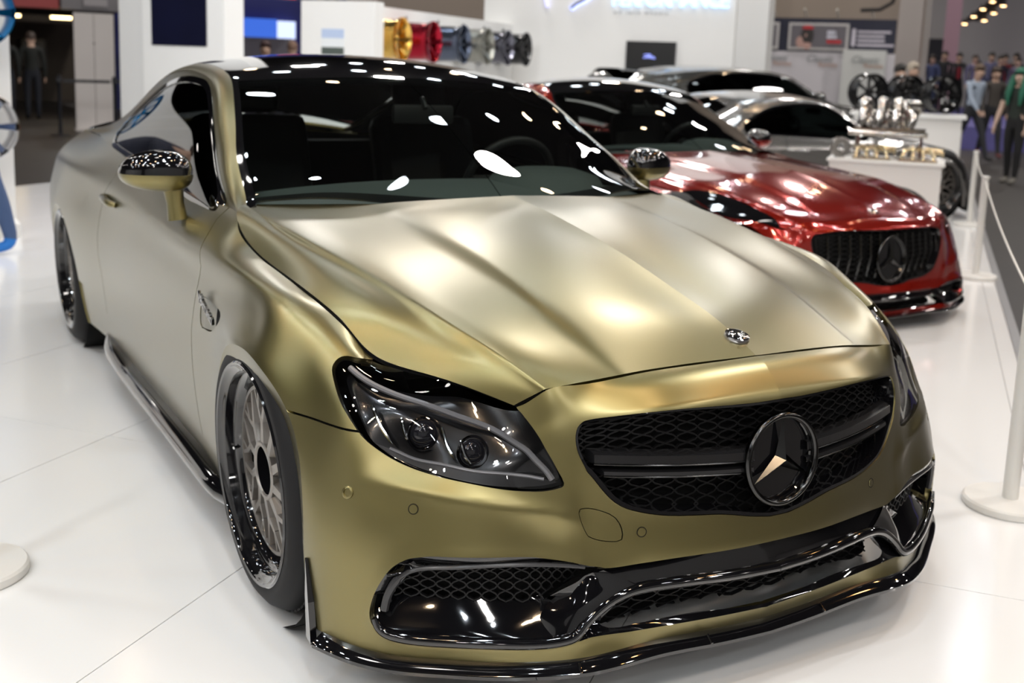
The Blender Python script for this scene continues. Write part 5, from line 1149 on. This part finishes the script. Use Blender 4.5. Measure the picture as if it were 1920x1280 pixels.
    for j in range(m):
        ph = math.pi*.56*j/(m-1)
        for i in range(n):
            a = 2*math.pi*i/n; rr = (.107+.004*math.sin(5*a))*k
            x_ = math.cos(a)*math.sin(ph); low = 1.0 if x_ < .25 else (.72 if j > 4 else 1)
            P.append((hc[0]-.012*k+rr*x_*(1 if x_ < 0 else .95),hc[1]+rr*.88*math.sin(a)*math.sin(ph),hc[2]+.018*k+rr*math.cos(ph)*(1 if math.cos(ph) > 0 else 1+(0 if x_ > .1 else .6))))
    for j in range(m-1):
        for i in range(n): 
            if j >= 5 and (i <= 2 or i >= n-3): continue
            F.append((j*n+i,(j+1)*n+i,(j+1)*n+(i+1) % n,j*n+(i+1) % n))
    hv.add(P,F,True); hv.build('cap' if cap else 'hair',mat('hair_%.3f_%.3f'%(hair[0],hair[1]),hair,.6),t)
    if hairlen:
        for s in (-1,1): MB().tube([(hc[0]-.02*k,s*.085*k,hc[2]),(hc[0]+.02*k,s*.105*k,hc[2]-.12*k),(hc[0]+.085*k,s*.11*k,hc[2]-.26*k),(hc[0]+.11*k,s*.10*k,hc[2]-hairlen*k)],[.05*k,.055*k,.05*k,.02*k],10).build('hair_strand',mat('hair_%.3f_%.3f'%(hair[0],hair[1]),hair,.6),t)
    # eyes
    for s in (-1,1): MB().lathe([(0,.004),(.010,.002),(.012,-.004)],10,Matrix.Translation((A[hd][0]+.083*k,s*.032*k,A[hd][2]+.022*k)) @ Matrix.Rotation(math.pi/2,4,'Y')).build('eye',mat('eye_dark',(.02,.015,.012),.3),t)
    return t
CAMXY = (2.51,-1.655)
def toward(x, y): return math.degrees(math.atan2(CAMXY[1]-y,CAMXY[0]-x))
F0 = FLOOR_Z
BLK=(.008,.008,.009); JEA=(.035,.05,.10); 
person('man in a pale blue-grey jumper and dark jeans striding by the posts',(-11.15,15.75,F0),toward(-11.1,15.8)+48,(.32,.38,.47),(.020,.021,.026),(.012,.012,.012),(.10,.06,.035),h=1.76,legs=((26,8),(-22,22)),arms=((-22,12),(24,20)),lean=5,fingers=True)
person('woman with long green hair, black clothes and white socks at the right edge',(-8.05,12.78,F0),toward(-8,12.6)-30,(.016,.024,.018),BLK,(.16,.15,.13),(.01,.12,.07),(.60,.42,.33),h=1.66,legs=((6,4),(-4,2)),arms=((8,14),(10,14)),hairlen=.45,sleeve=False,fingers=True,bare=False)
person('dark bearded man walking just behind the man in the blue-grey jumper',(-11.9,17.3,F0),toward(-12,17)+20,(.05,.042,.036),(.018,.018,.022),(.10,.015,.015),(.05,.03,.02),h=1.75,legs=((18,6),(-16,14)),arms=((0,10),(10,20)))
CZ = .40
CR = [((-20.9,24.3),(.055,.07,.16),JEA,(.03,.02,.018),'person in a blue jacket at the left end of the crowd'),((-20.2,25.2),(.012,.012,.015),(.01,.01,.014),(.04,.03,.025),'person in a black open coat over a pale collar, left in the crowd'),((-20.1,26.3),(.010,.010,.012),(.01,.01,.012),(.02,.015,.012),'person in a black coat over a red shirt in the crowd'),((-20.6,27.6),(.12,.11,.20),(.03,.03,.06),(.05,.035,.03),'person in a lilac hooded jacket in the middle of the crowd'),((-22.4,28.6),(.03,.025,.06),BLK,(.02,.02,.02),'short dark figure behind the crowd'),((-21.0,30.0),(.09,.09,.17),JEA,(.03,.025,.02),'person in a pale violet top right of the hooded jacket'),((-21.9,31.4),(.14,.012,.018),BLK,(.02,.015,.015),'person in a dark red pullover at the back of the crowd'),((-20.4,31.6),(.02,.02,.035),BLK,(.025,.02,.018),'dark clothed person behind the man in blue-grey'),((-22.2,33.0),(.10,.085,.14),BLK,(.03,.02,.02),'person in mauve at the right end of the crowd'),((-20.6,33.2),(.025,.02,.02),BLK,(.02,.015,.015),'person in black at the far right of the crowd')]
CPX = (1757,1779,1806,1834,1851,1868,1890,1880,1908,1914)
for i,(_,sh,tr_,ha,lb) in enumerate(CR):
    pq = ex(32.4+.85*((i*3) % 4) if i != 4 else 38.5,.92+(CPX[i]-1772)*.0152); x_,y_ = pq.x,pq.y
    person(lb,(x_,y_,CZ),toward(x_,y_)+(-25+17*(i % 4)),sh,tr_,BLK,ha,h=1.70+.06*((i*7) % 4),legs=((4,2),(-4,2)),arms=((4,12),(-3,25)),grp='crowd on the blue stand')
rs_ = MB().box((0,0,0),(.012,.10,.34)).build('red_shirt_front',mat('shirt_red',(.22,.01,.02),.8)); 
for o_ in [o for o in COL.objects if o.get('label','').startswith('person in a black coat over a red shirt')]: rs_.parent = o_; rs_.location = (.145,0,1.22)
person('man in black with a dark cap bending by the black wheels',(-9.3,11.5,F0),toward(-9.3,11.5)+60,BLK,BLK,BLK,(.02,.018,.016),h=1.66,lean=12,arms=((20,40),(15,40)),cap=True)
person('man with a pale cap behind the black wheels',(-10.3,13.0,F0),toward(-10.3,13)+70,(.02,.018,.018),BLK,BLK,(.40,.34,.27),h=1.72,lean=6,cap=True)
person('person in blue jeans and bright blue trainers at the left edge',(-5.36,-1.14,0),-75,(.03,.035,.06),(.05,.09,.20),(.01,.16,.55),(.05,.03,.02),h=1.78,legs=((-14,2),(-10,2)),lean=48,arms=((40,20),(35,30)))
for i,((x_,y_),sh,ha,lb) in enumerate((((-15.8,4.05),(.16,.02,.025),(.05,.02,.02),'head of a visitor in red beside the white column'),((-16.8,4.85),(.02,.02,.022),(.22,.13,.09),'fair haired visitor seen over the coupe roof'),((-17.1,5.25),(.015,.015,.018),(.02,.015,.012),'dark haired visitor seen over the coupe roof'),((-16.2,5.20),(.03,.025,.025),(.16,.07,.04),'red haired visitor seen over the coupe roof'),((-18.2,5.75),(.45,.42,.40),(.30,.24,.20),'visitor in white by the dark pillar'))):
    person(lb,(x_,y_,F0),toward(x_,y_)+170*(i % 2),sh,BLK,BLK,ha,h=1.68+.03*i,grp='visitors seen over the coupe roof')
for i,((x_,y_),lb) in enumerate((((-22.0,.72),'dark clothed man browsing at the dark stand, left one'),((-22.4,1.25),'dark clothed man browsing at the dark stand, right one'))): person(lb,(x_,y_,F0),180,(.012,.014,.012),(.012,.014,.022),BLK,(.06,.04,.03),h=1.74,grp='men at the dark stand')
